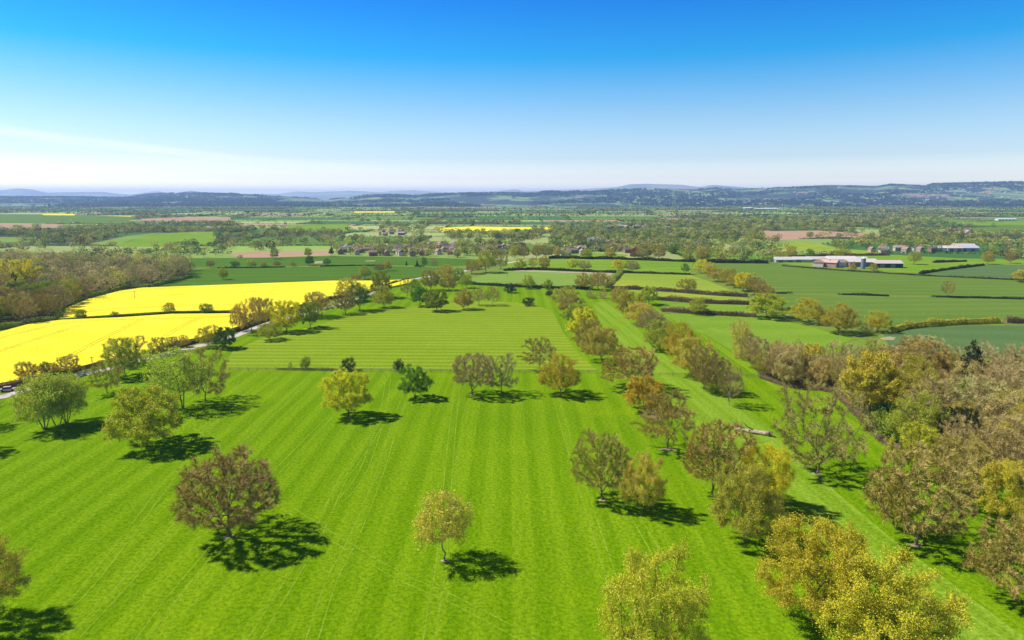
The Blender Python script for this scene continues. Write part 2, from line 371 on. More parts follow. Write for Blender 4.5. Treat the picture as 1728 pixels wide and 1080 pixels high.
field('pasture', M_pasture, [(1320, 436), (1420, 432), (1500, 430), (1620, 436), (1728, 438), (1728, 446), (1650, 447), (1590, 454), (1550, 461), (1500, 458), (1430, 452), (1320, 446)], .05)
field('pasture', M_ypast, [(1300, 412), (1350, 408), (1380, 410), (1420, 420), (1500, 425), (1480, 429), (1400, 426), (1300, 420)], .05)
field('soil_field', M_soil, [(1285, 390), (1380, 389), (1490, 396), (1480, 401), (1400, 399), (1300, 407), (1285, 402)], .05)
field('soil_field', M_soil, [(385, 428), (432, 424), (565, 423), (555, 431), (432, 435), (400, 434)], .05)
field('soil_field', M_soil, [(232, 373), (240, 369), (330, 366), (390, 367), (388, 372), (300, 374)], .05)
field('soil_field', M_soil, [(0, 377), (110, 379), (100, 385), (0, 384)], .05)
field('wheat_field', M_rgreen, [(-40, 361), (110, 362), (230, 366), (215, 374), (110, 378), (-40, 376)], .05)
field('pasture', M_pasture, [(195, 416), (222, 405), (270, 394), (330, 391), (368, 391), (360, 414), (290, 417)], .05)
field('pasture', M_lpast, [(150, 412), (215, 398), (272, 392.5), (224, 405), (197, 415)], .05)
field('pasture', M_lpast, [(-40, 400), (62, 400), (60, 408), (-40, 410)], .05)
field('rapeseed_field', M_rape, [(733, 385), (800, 382), (860, 383.5), (931, 383), (928, 387), (850, 388.5), (790, 391), (745, 391)], .05)
field('rapeseed_field', M_rape, [(590, 357), (670, 356.5), (668, 358.5), (600, 359)], .05)
field('rapeseed_field', M_rape, [(70, 361), (126, 361), (126, 363.5), (74, 363)], .08)
field('pasture', M_pasture, [(708, 407), (860, 405.5), (870, 411), (720, 412.5)], .05)
field('pasture', M_pasture, [(485, 379), (590, 378), (585, 391), (485, 392)], .05)
field('wheat_field', M_rgreen, [(1610, 386), (1728, 380), (1800, 380), (1800, 390), (1650, 391)], .05)
field('pasture', M_pasture, [(1610, 377), (1728, 373), (1800, 373), (1800, 379), (1660, 381)], .05)
field('soil_field', M_soil, [(1175, 391), (1300, 389), (1296, 392), (1178, 393.5)], .08)
field('pasture', M_pasture, [(945, 425), (985, 425), (1060, 430), (1050, 436), (960, 434)], .05)
WOOD_R = [(1252, 596), (1300, 612), (1400, 634), (1500, 643), (1620, 648), (1800, 655), (1800, 850), (1660, 800), (1560, 780), (1490, 744), (1440, 690), (1408, 660), (1330, 652), (1285, 636)]
WOOD_L = [(-80, 566), (0, 554), (50, 547), (97, 539), (102, 522), (150, 502), (207, 486), (250, 484), (322, 467), (316, 456), (230, 452), (100, 446), (-80, 446)]
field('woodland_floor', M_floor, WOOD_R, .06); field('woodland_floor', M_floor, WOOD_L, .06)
field('bare_earth_patch', M_dirt, [(1484, 571), (1500, 568), (1512, 570), (1508, 574), (1490, 574)], .09, False)
field('bare_earth_patch', M_dirt, [(618, 440), (634, 439.5), (632, 441), (616, 441.4)], .08, False)
field('bare_earth_patch', M_dirt, [(532, 441), (545, 440.5), (544, 444.5), (530, 445)], .08, False)
field('bare_earth_patch', M_dirt, [(864, 455), (1034, 461), (1030, 466), (980, 461), (870, 458)], .08, False)

def patch(px, py, rad, m, dx=0, n=18):
    c = P(px, py); rr = [rad * random.uniform(.65, 1.2) for _ in range(n)]; mb = MB()
    mb.raw([(c[0] + dx + rr[i] * 1.15 * math.cos(i * 6.283 / n), c[1] + rr[i] * .9 * math.sin(i * 6.283 / n), .038) for i in range(n)], [tuple(range(n))], m)
    tag(mb.build('bare_earth_patch'), kind='structure')
for a in [(750, 947, .8), (387, 906, 1.0), (588, 703, .9), (797, 667, 1.1), (1016, 844, .8), (1545, 920, 1.1), (1380, 799, 1.0), (1126, 758, 1.8)]: patch(a[0], a[1], a[2], M_dirt)
def ribbon(name, pts, width, m, z, offs=(0,)):
    p = [Vector(P(a, b)) for a, b in pts]; fine = []
    for i in range(len(p) - 1):       # Catmull-Rom
        a, b, c, d = p[max(i - 1, 0)], p[i], p[i + 1], p[min(i + 2, len(p) - 1)]
        for k in range(8):
            t = k / 8; fine.append(.5 * ((2 * b) + (c - a) * t + (2 * a - 5 * b + 4 * c - d) * t * t + (3 * b - a - 3 * c + d) * t ** 3))
    fine.append(p[-1]); mb = MB()
    for o_ in offs:
        V = []
        for i, c in enumerate(fine):
            t = (fine[min(i + 1, len(fine) - 1)] - fine[max(i - 1, 0)]).normalized(); nn = Vector((-t.y, t.x, 0))
            wv = width / 2 * (1 + .25 * math.sin(i * 1.7))
            for s in (-1, 1): V.append((c.x + nn.x * (o_ + s * wv), c.y + nn.y * (o_ + s * wv), z))
        mb.raw(V, [(2 * i, 2 * i + 1, 2 * i + 3, 2 * i + 2) for i in range(len(fine) - 1)], m)
    return tag(mb.build(name), kind='structure')
LANE = [(-60, 690), (0, 671), (60, 655), (130, 634), (165, 627), (215, 614), (265, 603), (300, 593), (340, 583), (400, 566), (440, 550), (500, 533), (570, 515), (640, 491), (700, 471), (760, 462), (840, 447), (900, 436)]
ribbon('lane', LANE, 4.2, M_lane, .10)
for pts in ([(465, 845), (520, 880), (600, 930), (680, 975), (760, 1010), (860, 1062), (900, 1086)],
            [(772, 650), (764, 720), (756, 810), (745, 950), (735, 1010), (724, 1085)],
            [(655, 640), (645, 700), (615, 790), (580, 840)], [(686, 662), (668, 710), (640, 800), (600, 900), (560, 980), (525, 1085)],
            [(640, 720), (600, 780), (575, 815), (535, 905), (490, 980), (425, 1085)],
            [(420, 640), (370, 700), (310, 780), (278, 820), (160, 975), (85, 1050)], [(520, 640), (430, 730), (300, 885), (215, 980), (125, 1075)],
            [(560, 700), (450, 815), (352, 935), (290, 1010), (235, 1085)], [(368, 765), (362, 748), (345, 730), (318, 716)],
            [(164, 665), (156, 690), (132, 718), (90, 760), (0, 830)], [(1070, 868), (1100, 920), (1125, 965), (1190, 1085)], [(930, 640), (952, 720), (985, 830), (1040, 1000)]):
    ribbon('tyre_track', pts, .19, M_track, .045, (-.85, .85))
for pts in ([(-30, 607), (60, 577), (135, 553)], [(95, 618), (160, 583), (238, 543)], [(278, 572), (310, 553), (336, 541)], [(-20, 580), (120, 548), (280, 541), (400, 537)]):
    ribbon('tramline', pts, .45, M_rtram, 1.12, (-.9, .9))
for pts in ([(120, 533), (200, 524), (300, 520), (400, 517)], [(160, 508), (300, 500), (480, 493)], [(200, 497), (300, 488), (560, 481)]):
    ribbon('tramline', pts, .45, M_rtram, 1.12, (-.9, .9))
for pts in ([(1016, 522), (1050, 562), (1085, 600), (1120, 628)], [(1020, 514), (1075, 566), (1120, 606), (1160, 636)],
            [(1160, 668), (1240, 730), (1330, 808), (1480, 930), (1690, 1085)], [(1205, 580), (1262, 620), (1330, 662)]):
    ribbon('tyre_track', pts, .55, M_track, .052, (-1.0, 1.0))

# ------------------------------------------------------------------ trees
def colonize(rng, pts, trunk, step=.62, infl=6.0, kill=1.15, iters=60):
    nodes = [np.array(p, float) for p in trunk]; par = [max(i - 1, -1) if i else -1 for i in range(len(trunk))]
    alive = np.ones(len(pts), bool)
    N = np.array(nodes); near = np.linalg.norm(pts[:, None] - N[None], axis=2); ni = near.argmin(1); nd = near.min(1)
    for it in range(iters):
        act = alive & (nd < (infl if it > 8 else 20))
        if not act.any(): break
        idx = np.unique(ni[act]); new = []
        for k in idx:
            sel = act & (ni == k); d = unit(pts[sel] - N[k]).sum(0); n_ = np.linalg.norm(d)
            if n_ < 1e-3: continue
            d = d / n_ + rng.normal(0, .12, 3) + np.array([0, 0, .04]); d /= np.linalg.norm(d)
            new.append(N[k] + d * step); par.append(int(k))
        if not new: break
        b0 = len(N); new = np.array(new); N = np.concatenate([N, new])
        dd = np.linalg.norm(pts[:, None] - new[None], axis=2); m_ = dd.min(1); am = dd.argmin(1)
        upd = m_ < nd; nd[upd] = m_[upd]; ni[upd] = am[upd] + b0
        alive &= nd > kill
        if len(N) > 3200: break
    return N, np.array(par)
def frames(d):
    a = np.cross(d, np.where(np.abs(d[:, 2:3]) < .9, [[0, 0, 1.]], [[1., 0, 0]])); a = unit(a); return a, np.cross(d, a)
def prisms(A, B, ra, rb, n):
    d = unit(B - A); u, v = frames(d); k = np.arange(n) * 2 * np.pi / n
    cu, sv = np.cos(k)[None, :, None], np.sin(k)[None, :, None]
    ring = u[:, None] * cu + v[:, None] * sv
    V = np.concatenate([A[:, None] + ring * ra[:, None, None], B[:, None] + ring * rb[:, None, None]], 1).reshape(-1, 3)
    base = np.arange(len(A))[:, None] * 2 * n; i = np.arange(n); j = (i + 1) % n
    F = np.stack([base + i, base + j, base + j + n, base + i + n], -1).reshape(-1, 4)
    return V, F
def quads(rng, c, size, nrm=None, squash=1.0):
    n = len(c); d = unit(rng.normal(0, 1, (n, 3)) + (0 if nrm is None else nrm)); u, v = frames(d)
    s = size * rng.uniform(.55, 1.35, n)[:, None]; t = rng.uniform(0, 6.28, n)[:, None]
    u, v = u * np.cos(t) + v * np.sin(t), v * np.cos(t) - u * np.sin(t)
    V = np.stack([c - u * s * .5 - v * s * .2, c + u * s * .1 - v * s * .5, c + u * s * .55 + v * s * .15, c - u * s * .1 + v * s * .5], 1).reshape(-1, 3)
    return V, np.arange(n * 4).reshape(-1, 4)
PROTO = {}
def proto(name, seed, H_=15., Rr=8., cz=.6, rz=.42, fork=2.6, npts=620, leaves=14, lsize=.3, twigs=5, tlen=1.0, stems=1, lobes=.2, skirt=0.0, bark_m=None, lean=(0, 0), droop=0.0, tipr=.026, cone=False, low=.47, clump=72):
    rng = np.random.default_rng(seed)
    d = unit(rng.normal(0, 1, (npts * 3, 3))); r = rng.uniform(0, 1, npts * 3) ** .34
    la = [(unit(rng.normal(0, 1, 3)), rng.uniform(-.9, 1.3)) for k in range(9)]
    lobf = lambda v: sum(np.maximum(0, v @ a - .62) * w_ for a, w_ in la)
    lob = lobf(d)
    rr = r * (1 + lobes * lob * 2.4)
    zs = np.where(d[:, 2] > 0, H_ * (1 - cz), H_ * cz * low)
    pts = np.stack([d[:, 0] * rr * Rr, d[:, 1] * rr * Rr, d[:, 2] * rr * zs], 1) + np.array([lean[0], lean[1], H_ * cz])
    if cone: pts[:, :2] *= np.clip(1.25 - (pts[:, 2:3] / H_), .05, 1) * 1.3
    if clump:
        kk = np.arange(clump) + rng.uniform(-.3, .3, clump); zz = 1 - 2 * (kk + .5) / clump; an = kk * 2.39996; q2 = np.sqrt(np.maximum(0, 1 - zz ** 2))
        dc = unit(np.stack([q2 * np.cos(an), q2 * np.sin(an), zz], 1) + rng.normal(0, .12, (clump, 3)))
        lb = np.array([lobf(v) for v in dc]); rc = rng.uniform(.78, 1.0, clump) * (1 + lobes * lb * 1.6); rc[::5] *= .55
        cen = np.stack([dc[:, 0] * rc * Rr, dc[:, 1] * rc * Rr, dc[:, 2] * rc * np.where(dc[:, 2] > 0, H_ * (1 - cz), H_ * cz * low)], 1) + np.array([lean[0], lean[1], H_ * cz])
        pts = np.concatenate([pts[:npts // 3], cen[rng.integers(0, clump, npts * 2)] + rng.normal(0, 1, (npts * 2, 3)) * Rr * np.array([.115, .115, .08])]); pts = pts[rng.permutation(len(pts))]
    pts = pts[pts[:, 2] > fork * (.75 - skirt)][:npts]
    pts[:, 2] = np.minimum(pts[:, 2], H_)
    N, par = None, None; VV, FF, off = [], [], 0; LV = []; tips_all = []; dirs_all = []
    for s in range(stems):
        if stems == 1: sub = pts; base = np.zeros(3); tr = [(rng.normal(0, .08) * k, rng.normal(0, .08) * k, k * .6) for k in range(int(fork / .6) + 1)]; tr[0] = (0, 0, 0)
        else:
            an = 2 * math.pi * s / stems + .5; dv = np.array([math.cos(an), math.sin(an)])
            sub = pts[((pts[:, :2] @ dv) > -.5 * Rr * rng.uniform(.2, .5))]; sub = sub[rng.permutation(len(sub))[:int(npts / stems * 1.2)]]
            tr = [(dv[0] * (.35 + .22 * k), dv[1] * (.35 + .22 * k), k * .6) for k in range(int(fork / .6) + 1)]
        N, par = colonize(rng, sub, tr)
        n = len(N); ch = np.zeros(n, int); rad = np.zeros(n)
        for i in range(n - 1, 0, -1):
            if ch[i] == 0: rad[i] = tipr ** 2.25
            ch[par[i]] += 1; rad[par[i]] += rad[i] + (0 if ch[i] else 0)
        rad = rad ** (1 / 2.25); rad[ch == 0] = tipr
        i = np.arange(1, n); p_ = par[1:]; ra = rad[p_]; rb = rad[i]; ra = np.minimum(ra, rb * 1.5 + .02)
        ra[0] = rb[0] * 1.6
        for lo, hi, ns in ((0, .07, 3), (.07, .16, 5), (.16, 9, 8)):
            m_ = (rb >= lo) & (rb < hi)
            if m_.any():
                V, F = prisms(N[p_][m_], N[i][m_], ra[m_], rb[m_], ns); VV.append(V); FF.append(F + off); off += len(V)
        tip = i[(rb < tipr * 2.1)]; tips_all.append(N[tip]); dirs_all.append(unit(N[tip] - N[par[tip]]))
    T = np.concatenate(tips_all); D = np.concatenate(dirs_all)
    trunk = npmesh(name + '_trunk', np.concatenate(VV), [(np.concatenate(FF), bark_m or M_bark)], smooth=True)
    # twigs
    parts = []; CV = []; o_ = 0; centre = np.array([lean[0], lean[1], H_ * cz * .8])
    if twigs:
        tt = np.repeat(T, twigs, 0); dd = unit(np.repeat(D, twigs, 0) * .7 + rng.normal(0, .62, (len(tt), 3)) + unit(tt - centre) * .35 - np.array([0, 0, droop]))
        L = tlen * rng.uniform(.5, 1.3, len(tt))[:, None]; a, b = frames(dd); wd = .028
        mid = tt + dd * L * .5 + rng.normal(0, .06, tt.shape)
        end = mid + unit(dd + rng.normal(0, .35, dd.shape) - np.array([0, 0, droop])) * L * .55
        V = np.stack([tt - a * wd, tt + a * wd, mid + a * wd * .8 + b * wd, end, mid - a * wd * .8 - b * wd], 1).reshape(-1, 3)
        k = np.arange(len(tt))[:, None] * 5
        parts.append((np.concatenate([k + [0, 1, 2], k + [0, 2, 4], k + [4, 2, 3]], 0), M_twig)); CV.append(V); o_ += len(V)
        LP = np.concatenate([mid, end, (mid + end) / 2])
    else: LP = T
    if leaves:
        nn = int(len(T) * leaves); c = LP[rng.integers(0, len(LP), nn)] + rng.normal(0, .30, (nn, 3)) - np.array([0, 0, droop * .8]) * rng.uniform(0, 1.5, (nn, 1))
        V, F = quads(rng, c, lsize, unit(c - centre) * .5 + np.array([0, 0, .35])); parts.append((F + o_, M_leaf)); CV.append(V)
    crown = npmesh(name + '_crown', np.concatenate(CV), parts)
    allv = np.concatenate(CV); w_ = np.percentile(np.abs(allv[:, 0] - allv[:, 0].mean()), 99.3) * 2; h_ = np.percentile(allv[:, 2], 99.7)
    PROTO.setdefault(name.rsplit('_', 1)[0], []).append((trunk, crown, w_, h_))
def make_protos():
    # full leaf domes, half leafed oaks, bare domes
    for k in range(4): proto(f'full_{k}', 10 + k, cz=.44, leaves=62, lsize=.28, twigs=2, tlen=.8, fork=2.4, lobes=.25 + .1 * k)
    for k in range(5): proto(f'half_{k}', 20 + k, cz=.43, leaves=64, lsize=.21, twigs=6, tlen=1.0, fork=2.4, lobes=.22 + .08 * k)
    for k in range(2): proto(f'near_{k}', 25 + k, cz=.44, leaves=110, lsize=.17, twigs=7, tlen=1.0, fork=2.4, lobes=.34, npts=760)
    for k in range(4): proto(f'bare_{k}', 30 + k, cz=.45, clump=0, low=.5, leaves=18, lsize=.14, twigs=26, tlen=1.05, fork=2.4, lobes=.2 + .12 * k, npts=860)
    for k in range(2): proto(f'sparse_{k}', 40 + k, H_=16, Rr=9, cz=.42, clump=46, leaves=16, lsize=.16, twigs=20, tlen=1.2, fork=3.0, lobes=.7, npts=480)
    for k in range(2): proto(f'tall_{k}', 50 + k, H_=16, Rr=5.2, cz=.5, leaves=26, lsize=.28, twigs=3, fork=3.2, lobes=.3)
    for k in range(3): proto(f'tallbare_{k}', 55 + k, H_=17, Rr=5.4, cz=.52, leaves=5, lsize=.17, twigs=14, tlen=1.2, fork=4, lobes=.5, bark_m=M_greybark)
    proto('ash_0', 60, H_=16, Rr=8, cz=.52, leaves=17, lsize=.28, twigs=3, fork=3.4, stems=4, lobes=.4)
    proto('ash_1', 61, H_=13, Rr=7, cz=.60, leaves=17, lsize=.27, twigs=3, fork=3.6, stems=2, lobes=.5)
    proto('young_0', 63, H_=12, Rr=4.7, cz=.54, leaves=44, lsize=.23, twigs=4, fork=2.4, lobes=.3, npts=460, bark_m=M_palebark, tipr=.022)
    proto('willow_0', 65, H_=16, Rr=6, cz=.5, low=.85, leaves=24, lsize=.28, twigs=5, tlen=1.8, fork=2.0, lobes=.5, droop=.9, skirt=.5)
    proto('conifer_0', 67, H_=18, Rr=5.0, cz=.45, leaves=24, lsize=.42, twigs=2, fork=3.0, lobes=.8, droop=.15, cone=True, clump=0)
    for k in range(2): proto(f'bush_{k}', 70 + k, H_=5, Rr=3.2, cz=.4, low=.9, fork=.6, npts=170, leaves=34, lsize=.28, twigs=4, tlen=.6, skirt=.6, tipr=.02, clump=0)
    proto('barebush_0', 75, H_=5, Rr=3.4, cz=.4, low=.9, fork=.6, npts=170, leaves=10, lsize=.2, twigs=12, tlen=.8, skirt=.6, tipr=.02, clump=0)
make_protos()
COL = dict(yel=(.46, .37, .03), gold=(.42, .29, .07), oli=(.25, .23, .055), ygr=(.30, .33, .03), gre=(.10, .20, .03), bgr=(.17, .33, .02), pale=(.32, .38, .12), ora=(.38, .22, .04), rus=(.33, .15, .04),
           bro=(.25, .17, .09), brg=(.30, .22, .09), gry=(.30, .25, .18), dkg=(.035, .06, .025), mid=(.16, .20, .05), pur=(.16, .05, .06), wil=(.42, .36, .07), pnk=(.40, .27, .18))
for k_, v_ in list(COL.items()):
    if k_ not in ('dkg', 'gre'): COL[k_] = tuple(min(.8, x * 1.42) for x in v_)
COL['pale'] = (.48, .53, .07); COL['bgr'] = (.17, .32, .02); COL['gold'] = (.60, .49, .085); COL['br2'] = (.36, .275, .07); COL['ngo'] = (.54, .49, .04); COL['tan'] = (.56, .48, .19); COL['bro'] = (.38, .315, .07); COL['gry'] = (.44, .385, .15); COL['ora'] = (.50, .42, .035); COL['rus'] = (.48, .36, .045); COL['ygo'] = (.54, .48, .05); COL['brg'] = (.47, .39, .075); COL['oli'] = (.43, .41, .05); COL['mid'] = (.27, .34, .035); COL['yel'] = (.68, .62, .03)
cnt = {}
def tree(kind, bx, by, top, wpx, col, label, group=None, name=None, cat='tree', world=None, hw=None, rz=None, dx=0):
    L = PROTO[kind]; k = cnt.get(kind, 0); cnt[kind] = k + 1; tr, cr_, w0, h0 = L[k % len(L)]
    if world is None:
        b = P(bx, by); x, y, dz = ray(bx, top); h = CAMZ + dz * (b[1] / y); t = b[1] / y; wd = wpx / FPX * t
    else: b = world; h, wd = hw
    e = link(bpy.data.objects.new(name or 'tree', None)); e.location = (b[0], b[1], 0.0)
    e.rotation_euler = (0, 0, rz if rz is not None else random.uniform(0, 6.28)); s = wd / w0; e.scale = (s, s, h / h0); e.empty_display_size = .5
    rnd = [random.uniform(.92, 1.08) for _ in range(3)]; c = COL[col]
    t_ = link(bpy.data.objects.new('stem' if cat == 'bush' else 'trunk', tr), e)
    c_ = link(bpy.data.objects.new('crown', cr_), e); c_.color = (*[min(.9, c[i] * rnd[i]) for i in range(3)], 1)
    tag(e, label, cat, group); return e
OAK = 'oak_tree'; BT = 'bare_tree'
T = [
 # park, standing alone
 ('bare', 387, 905, 763, 168, 'br2', 'large bare brown dome-shaped tree alone on the striped lawn', BT),
 ('young', 750, 946, 828, 95, 'gold', 'small golden-leaved tree with pale trunk alone on the lawn', 'young_tree'),
 ('full', 248, 752, 653, 122, 'ygr', 'dense round yellow-green tree with short thick trunk and solid shadow', OAK),
 ('full', 588, 703, 628, 84, 'yel', 'bright yellow tree with a leaning dark trunk on the lawn', OAK),
 ('full', 700, 672, 620, 60, 'bgr', 'compact rounded bright green tree just below the fence', 'maple_tree'),
 ('bare', 797, 666, 596, 72, 'gry', 'bare grey tree, larger of the pair just below the fence', BT),
 ('sparse', 846, 664, 598, 56, 'gry', 'bare crooked grey tree, smaller of the pair below the fence', BT),
 ('sparse', 911, 624, 570, 56, 'bro', 'bare brown tree standing in the mown meadow by the fence', BT),
 ('half', 946, 666, 597, 74, 'ora', 'orange-brown leafed tree with dark trunk beside the fence gate', OAK),
 ('ash', 76, 724, 634, 84, 'pale', 'pale feathery green tree with forked leaning stems, outermost of the clump', 'ash_tree'),
 ('ash', 98, 722, 633, 74, 'pale', 'pale feathery green tree in the middle of the clump of three', 'ash_tree'),
 ('ash', 113, 714, 636, 76, 'pale', 'pale green tree of the three-tree clump, nearest the dense round tree', 'ash_tree'),
 ('ash', 309, 688, 588, 90, 'pale', 'tall many-stemmed green tree with fanning limbs and open crown', 'ash_tree'),
 ('sparse', 347, 676, 588, 80, 'brg', 'nearly bare tree with crooked limbs beside the many-stemmed green tree', BT),
 ('sparse', 181, 663, 610, 58, 'oli', 'thin olive tree with a slender trunk near the lane', 'small_tree'),
 ('full', 212, 636, 572, 74, 'pale', 'broad pale green tree touching the lane edge', OAK),
 ('sparse', 222, 616, 568, 50, 'gold', 'yellowish bare tree rising behind the broad pale green tree', BT),
 ('tall', -45, 722, 650, 60, 'mid', 'tree beyond the frame edge throwing a small shadow beside the pale clump', OAK),
 ('half', -52, 764, 680, 70, 'mid', 'tree beyond the frame edge throwing a small broken shadow on the lawn', OAK),
 ('half', -34, 1052, 905, 142, 'brg', 'brown half-leafed tree cut by the frame edge at the lower corner', OAK),
 # lane side
 ('half', 47, 641, 611, 38, 'bro', 'small brown roadside tree between rape field and lane', 'small_tree'),
 ('tall', 77, 634, 610, 20, 'gre', 'small dark green roadside tree beside the orange bare tree', 'small_tree'),
 ('bare', 88, 633, 612, 30, 'rus', 'small rusty roadside tree touching the orange dome tree', 'small_tree'),
 ('bare', 114, 632, 602, 46, 'ora', 'orange dome-shaped bare tree against the yellow rape', BT),
 ('half', 270, 599, 569, 32, 'oli', 'olive roadside tree, largest of three small ones against the rape', 'small_tree'),
 ('bare', 293, 593, 568, 22, 'bro', 'brown roadside tree, middle one of three small ones against the rape', 'small_tree'),
 ('half', 310, 586, 565, 20, 'gold', 'golden roadside tree, slimmest of three small ones against the rape', 'small_tree'),
 ('half', 353, 586, 550, 38, 'ora', 'orange-green tree on the hedge beside a darker green one', OAK),
 ('full', 380, 588, 552, 38, 'gre', 'dark green roadside tree leaning over the pale lane', OAK),
 ('bare', 404, 558, 520, 28, 'gold', 'small golden bare tree between lane and rape', 'small_tree'),
 ('sparse', 425, 562, 502, 54, 'gold', 'tall bare golden-brown tree beside the lane bend', BT),
 ('half', 455, 574, 545, 44, 'oli', 'low olive-grey tree on the meadow edge with small shadow', 'small_tree'),
 ('full', 484, 560, 508, 54, 'yel', 'brilliant yellow-green round tree on the meadow edge', OAK),
 ('half', 448, 548, 503, 40, 'brg', 'brown-gold tree behind the brilliant yellow-green one', OAK),
 ('full', 524, 553, 510, 42, 'mid', 'mid-green oval tree in front of orange trees by the lane', OAK),
 ('bare', 532, 534, 492, 52, 'gold', 'orange-gold bare tree standing against the upper rape field', BT),
 ('bare', 583, 530, 492, 38, 'bro', 'brown bare round tree with shadow on the meadow edge', BT),
 ('tall', 607, 524, 478, 40, 'gre', 'upright green tree between brown and olive trees by the lane', OAK),
 ('bare', 590, 508, 470, 42, 'yel', 'yellow bare tree behind the upright green tree', BT),
 ('half', 648, 519, 482, 36, 'oli', 'olive tree with slim trunk in front of the big round green tree', OAK),
 ('full', 645, 502, 459, 44, 'mid', 'big round green-edged tree at the corner of the rape field', OAK),
 ('tallbare', 687, 504, 467, 22, 'bro', 'slim brown bare tree at the head of the meadow', BT),
 ('tall', 700, 492, 470, 18, 'bgr', 'small bright green tree beside the slim brown one', 'small_tree'),
 ('full', 709, 517, 482, 34, 'bgr', 'vivid green tree, brightest of the row across the meadow top', 'maple_tree'),
 ('full', 737, 525, 489, 42, 'mid', 'dark round olive-green tree in the row across the meadow top', OAK),
 ('half', 783, 522, 486, 34, 'brg', 'tawny oval tree in the row across the meadow top', OAK),
 ('tallbare', 808, 515, 485, 28, 'gry', 'bare forked grey tree, thinner of two bare ones at the meadow top', BT),
 ('tallbare', 831, 515, 483, 26, 'bro', 'bare brown tree, fuller of two bare ones at the meadow top', BT),
 ('bush', 892, 516, 501, 22, 'dkg', 'dark rounded bush alone on the grass near the avenue head', 'bush'),
 ('bush', 861, 494, 478, 22, 'dkg', 'dark green thorn bush on the hedge above the meadow', 'bush'),
 ('half', 616, 471, 448, 21, 'oli', 'lone olive tree above the rape field in dark wheat', OAK),
 ('bare', 601, 474, 463, 18, 'bro', 'low brown tree beside the lone olive tree above the rape', 'small_tree'),
 ('bare', 640, 459, 445, 20, 'bro', 'low bare brown tree in the hedge between the wheat fields', 'small_tree'),
 ('half', 655, 457, 439, 15, 'ora', 'small orange-topped tree in the hedge between the wheat fields', 'small_tree'),
 ('half', 727, 490, 455, 36, 'bro', 'grey-brown tree, first of the cluster behind the meadow row', OAK),
 ('half', 757, 490, 463, 28, 'brg', 'tawny tree below the orange one in the lane cluster', OAK),
 ('full', 787, 486, 463, 24, 'ygr', 'small vivid green tree at the corner of the light pasture', OAK),
 ('half', 752, 472, 446, 34, 'ora', 'orange spreading tree beside the wheat corner', OAK),
 ('bare', 796, 462, 440, 28, 'rus', 'rusty brown tree beside the lane above the light pasture', BT),
 ('half', 820, 460, 422, 36, 'oli', 'tall olive tree, largest of those beside the lane top', OAK),
 ('sparse', 845, 454, 422, 26, 'oli', 'dark-trunked ivy-clad tree in the pasture hedge', OAK),
 ('half', 775, 478, 452, 26, 'mid', 'greenish tree in the lane cluster below the rusty tree', OAK),
 ('tall', 716, 452, 433, 10, 'gre', 'slim dark green tree on the wheat hedge', 'small_tree'),
 ('tallbare', 733, 453, 435, 12, 'gry', 'thin bare tree at the wheat hedge end', 'small_tree'),
 ('conifer', 686, 451, 440, 4, 'dkg', 'thin dark ivy column on the wheat hedge', 'small_tree'),
 ('conifer', 704, 452, 438, 5, 'dkg', 'paired dark ivy column on the wheat hedge beside the slim tree', 'small_tree'),
 ('full', 522, 448, 432, 17, 'gre', 'dark green tree, fuller of two flanking the bare soil spot', 'small_tree'),
 ('tall', 552, 449, 436, 14, 'gre', 'smaller dark green tree at the bare soil spot in the wheat', 'small_tree'),
 ('half', 494, 450, 441, 11, 'oli', 'little round olive tree on the wheat hedge', 'small_tree'),
 ('bare', 468, 450, 440, 12, 'brg', 'little brown round tree on the wheat hedge', 'small_tree'),
 ('half', 445, 450, 442, 12, 'oli', 'low olive thorn on the wheat hedge', 'small_tree'),
 ('half', 377, 472, 450, 16, 'ygr', 'lone yellow-green tree in dark wheat beside the wood', OAK),
 ('bush', 397, 451, 440, 16, 'gre', 'round green bush at the start of the wheat hedge', 'bush'),
 ('half', 425, 451, 438, 18, 'ygr', 'yellow-green tree on the wheat hedge below the pink soil', 'small_tree'),
 ('bare', 356, 452, 440, 14, 'bro', 'bare little tree standing in the wheat near the wood edge', 'small_tree'),
 ('half', 463, 437, 418, 15, 'mid', 'upright green tree in front of the pink soil field', 'small_tree'),
 ('full', 520, 434, 418, 13, 'ygr', 'light green tree at the end of the pink soil field', 'small_tree'),
 ('conifer', 560, 432, 416, 10, 'dkg', 'dark cone-shaped conifer at the corner of the village', 'conifer_tree'),
 # hedge between the rape fields
 ('full', 137, 539, 523, 19, 'mid', 'small green round tree on the hedge between the rape fields, near the wood', 'small_tree'),
 ('bush', 193, 535, 525, 14, 'mid', 'low green bush on the hedge between the rape fields', 'bush'),
 ('bare', 288, 530, 511, 21, 'yel', 'yellow-twigged tree on the hedge between the rape fields', 'small_tree'),
 ('bush', 349, 531, 511, 23, 'gre', 'dark green round bush on the hedge between the rape fields', 'bush'),
 # fence bushes
 ('barebush', 490, 622, 611, 9, 'bro', 'tiny bare thorn, least of the fence bushes', 'bush'),
 ('bush', 516, 623, 600, 19, 'mid', 'upright olive bush on the meadow fence', 'bush'),
 ('bush', 588, 625, 603, 25, 'dkg', 'dark dense round bush, fullest on the meadow fence', 'bush'),
 ('bush', 674, 626, 606, 20, 'dkg', 'small dark ragged bush on the fence above the bright green tree', 'bush'),
 # avenue, first row
 ('bare', 1068, 655, 584, 102, 'brg', 'huge twiggy brown tree standing across the fence line at the avenue', OAK),
 ('half', 1016, 610, 551, 66, 'brg', 'brown-green tree with pale double trunk, last of the crowded row', OAK),
 ('half', 992, 592, 538, 54, 'bro', 'brown-green dome crowded behind the double-trunked tree', OAK),
 ('full', 984, 572, 522, 62, 'yel', 'broad yellow-green dome low in the avenue row', OAK),
 ('full', 971, 548, 512, 46, 'ygr', 'bright yellow-green dome higher in the avenue row', OAK),
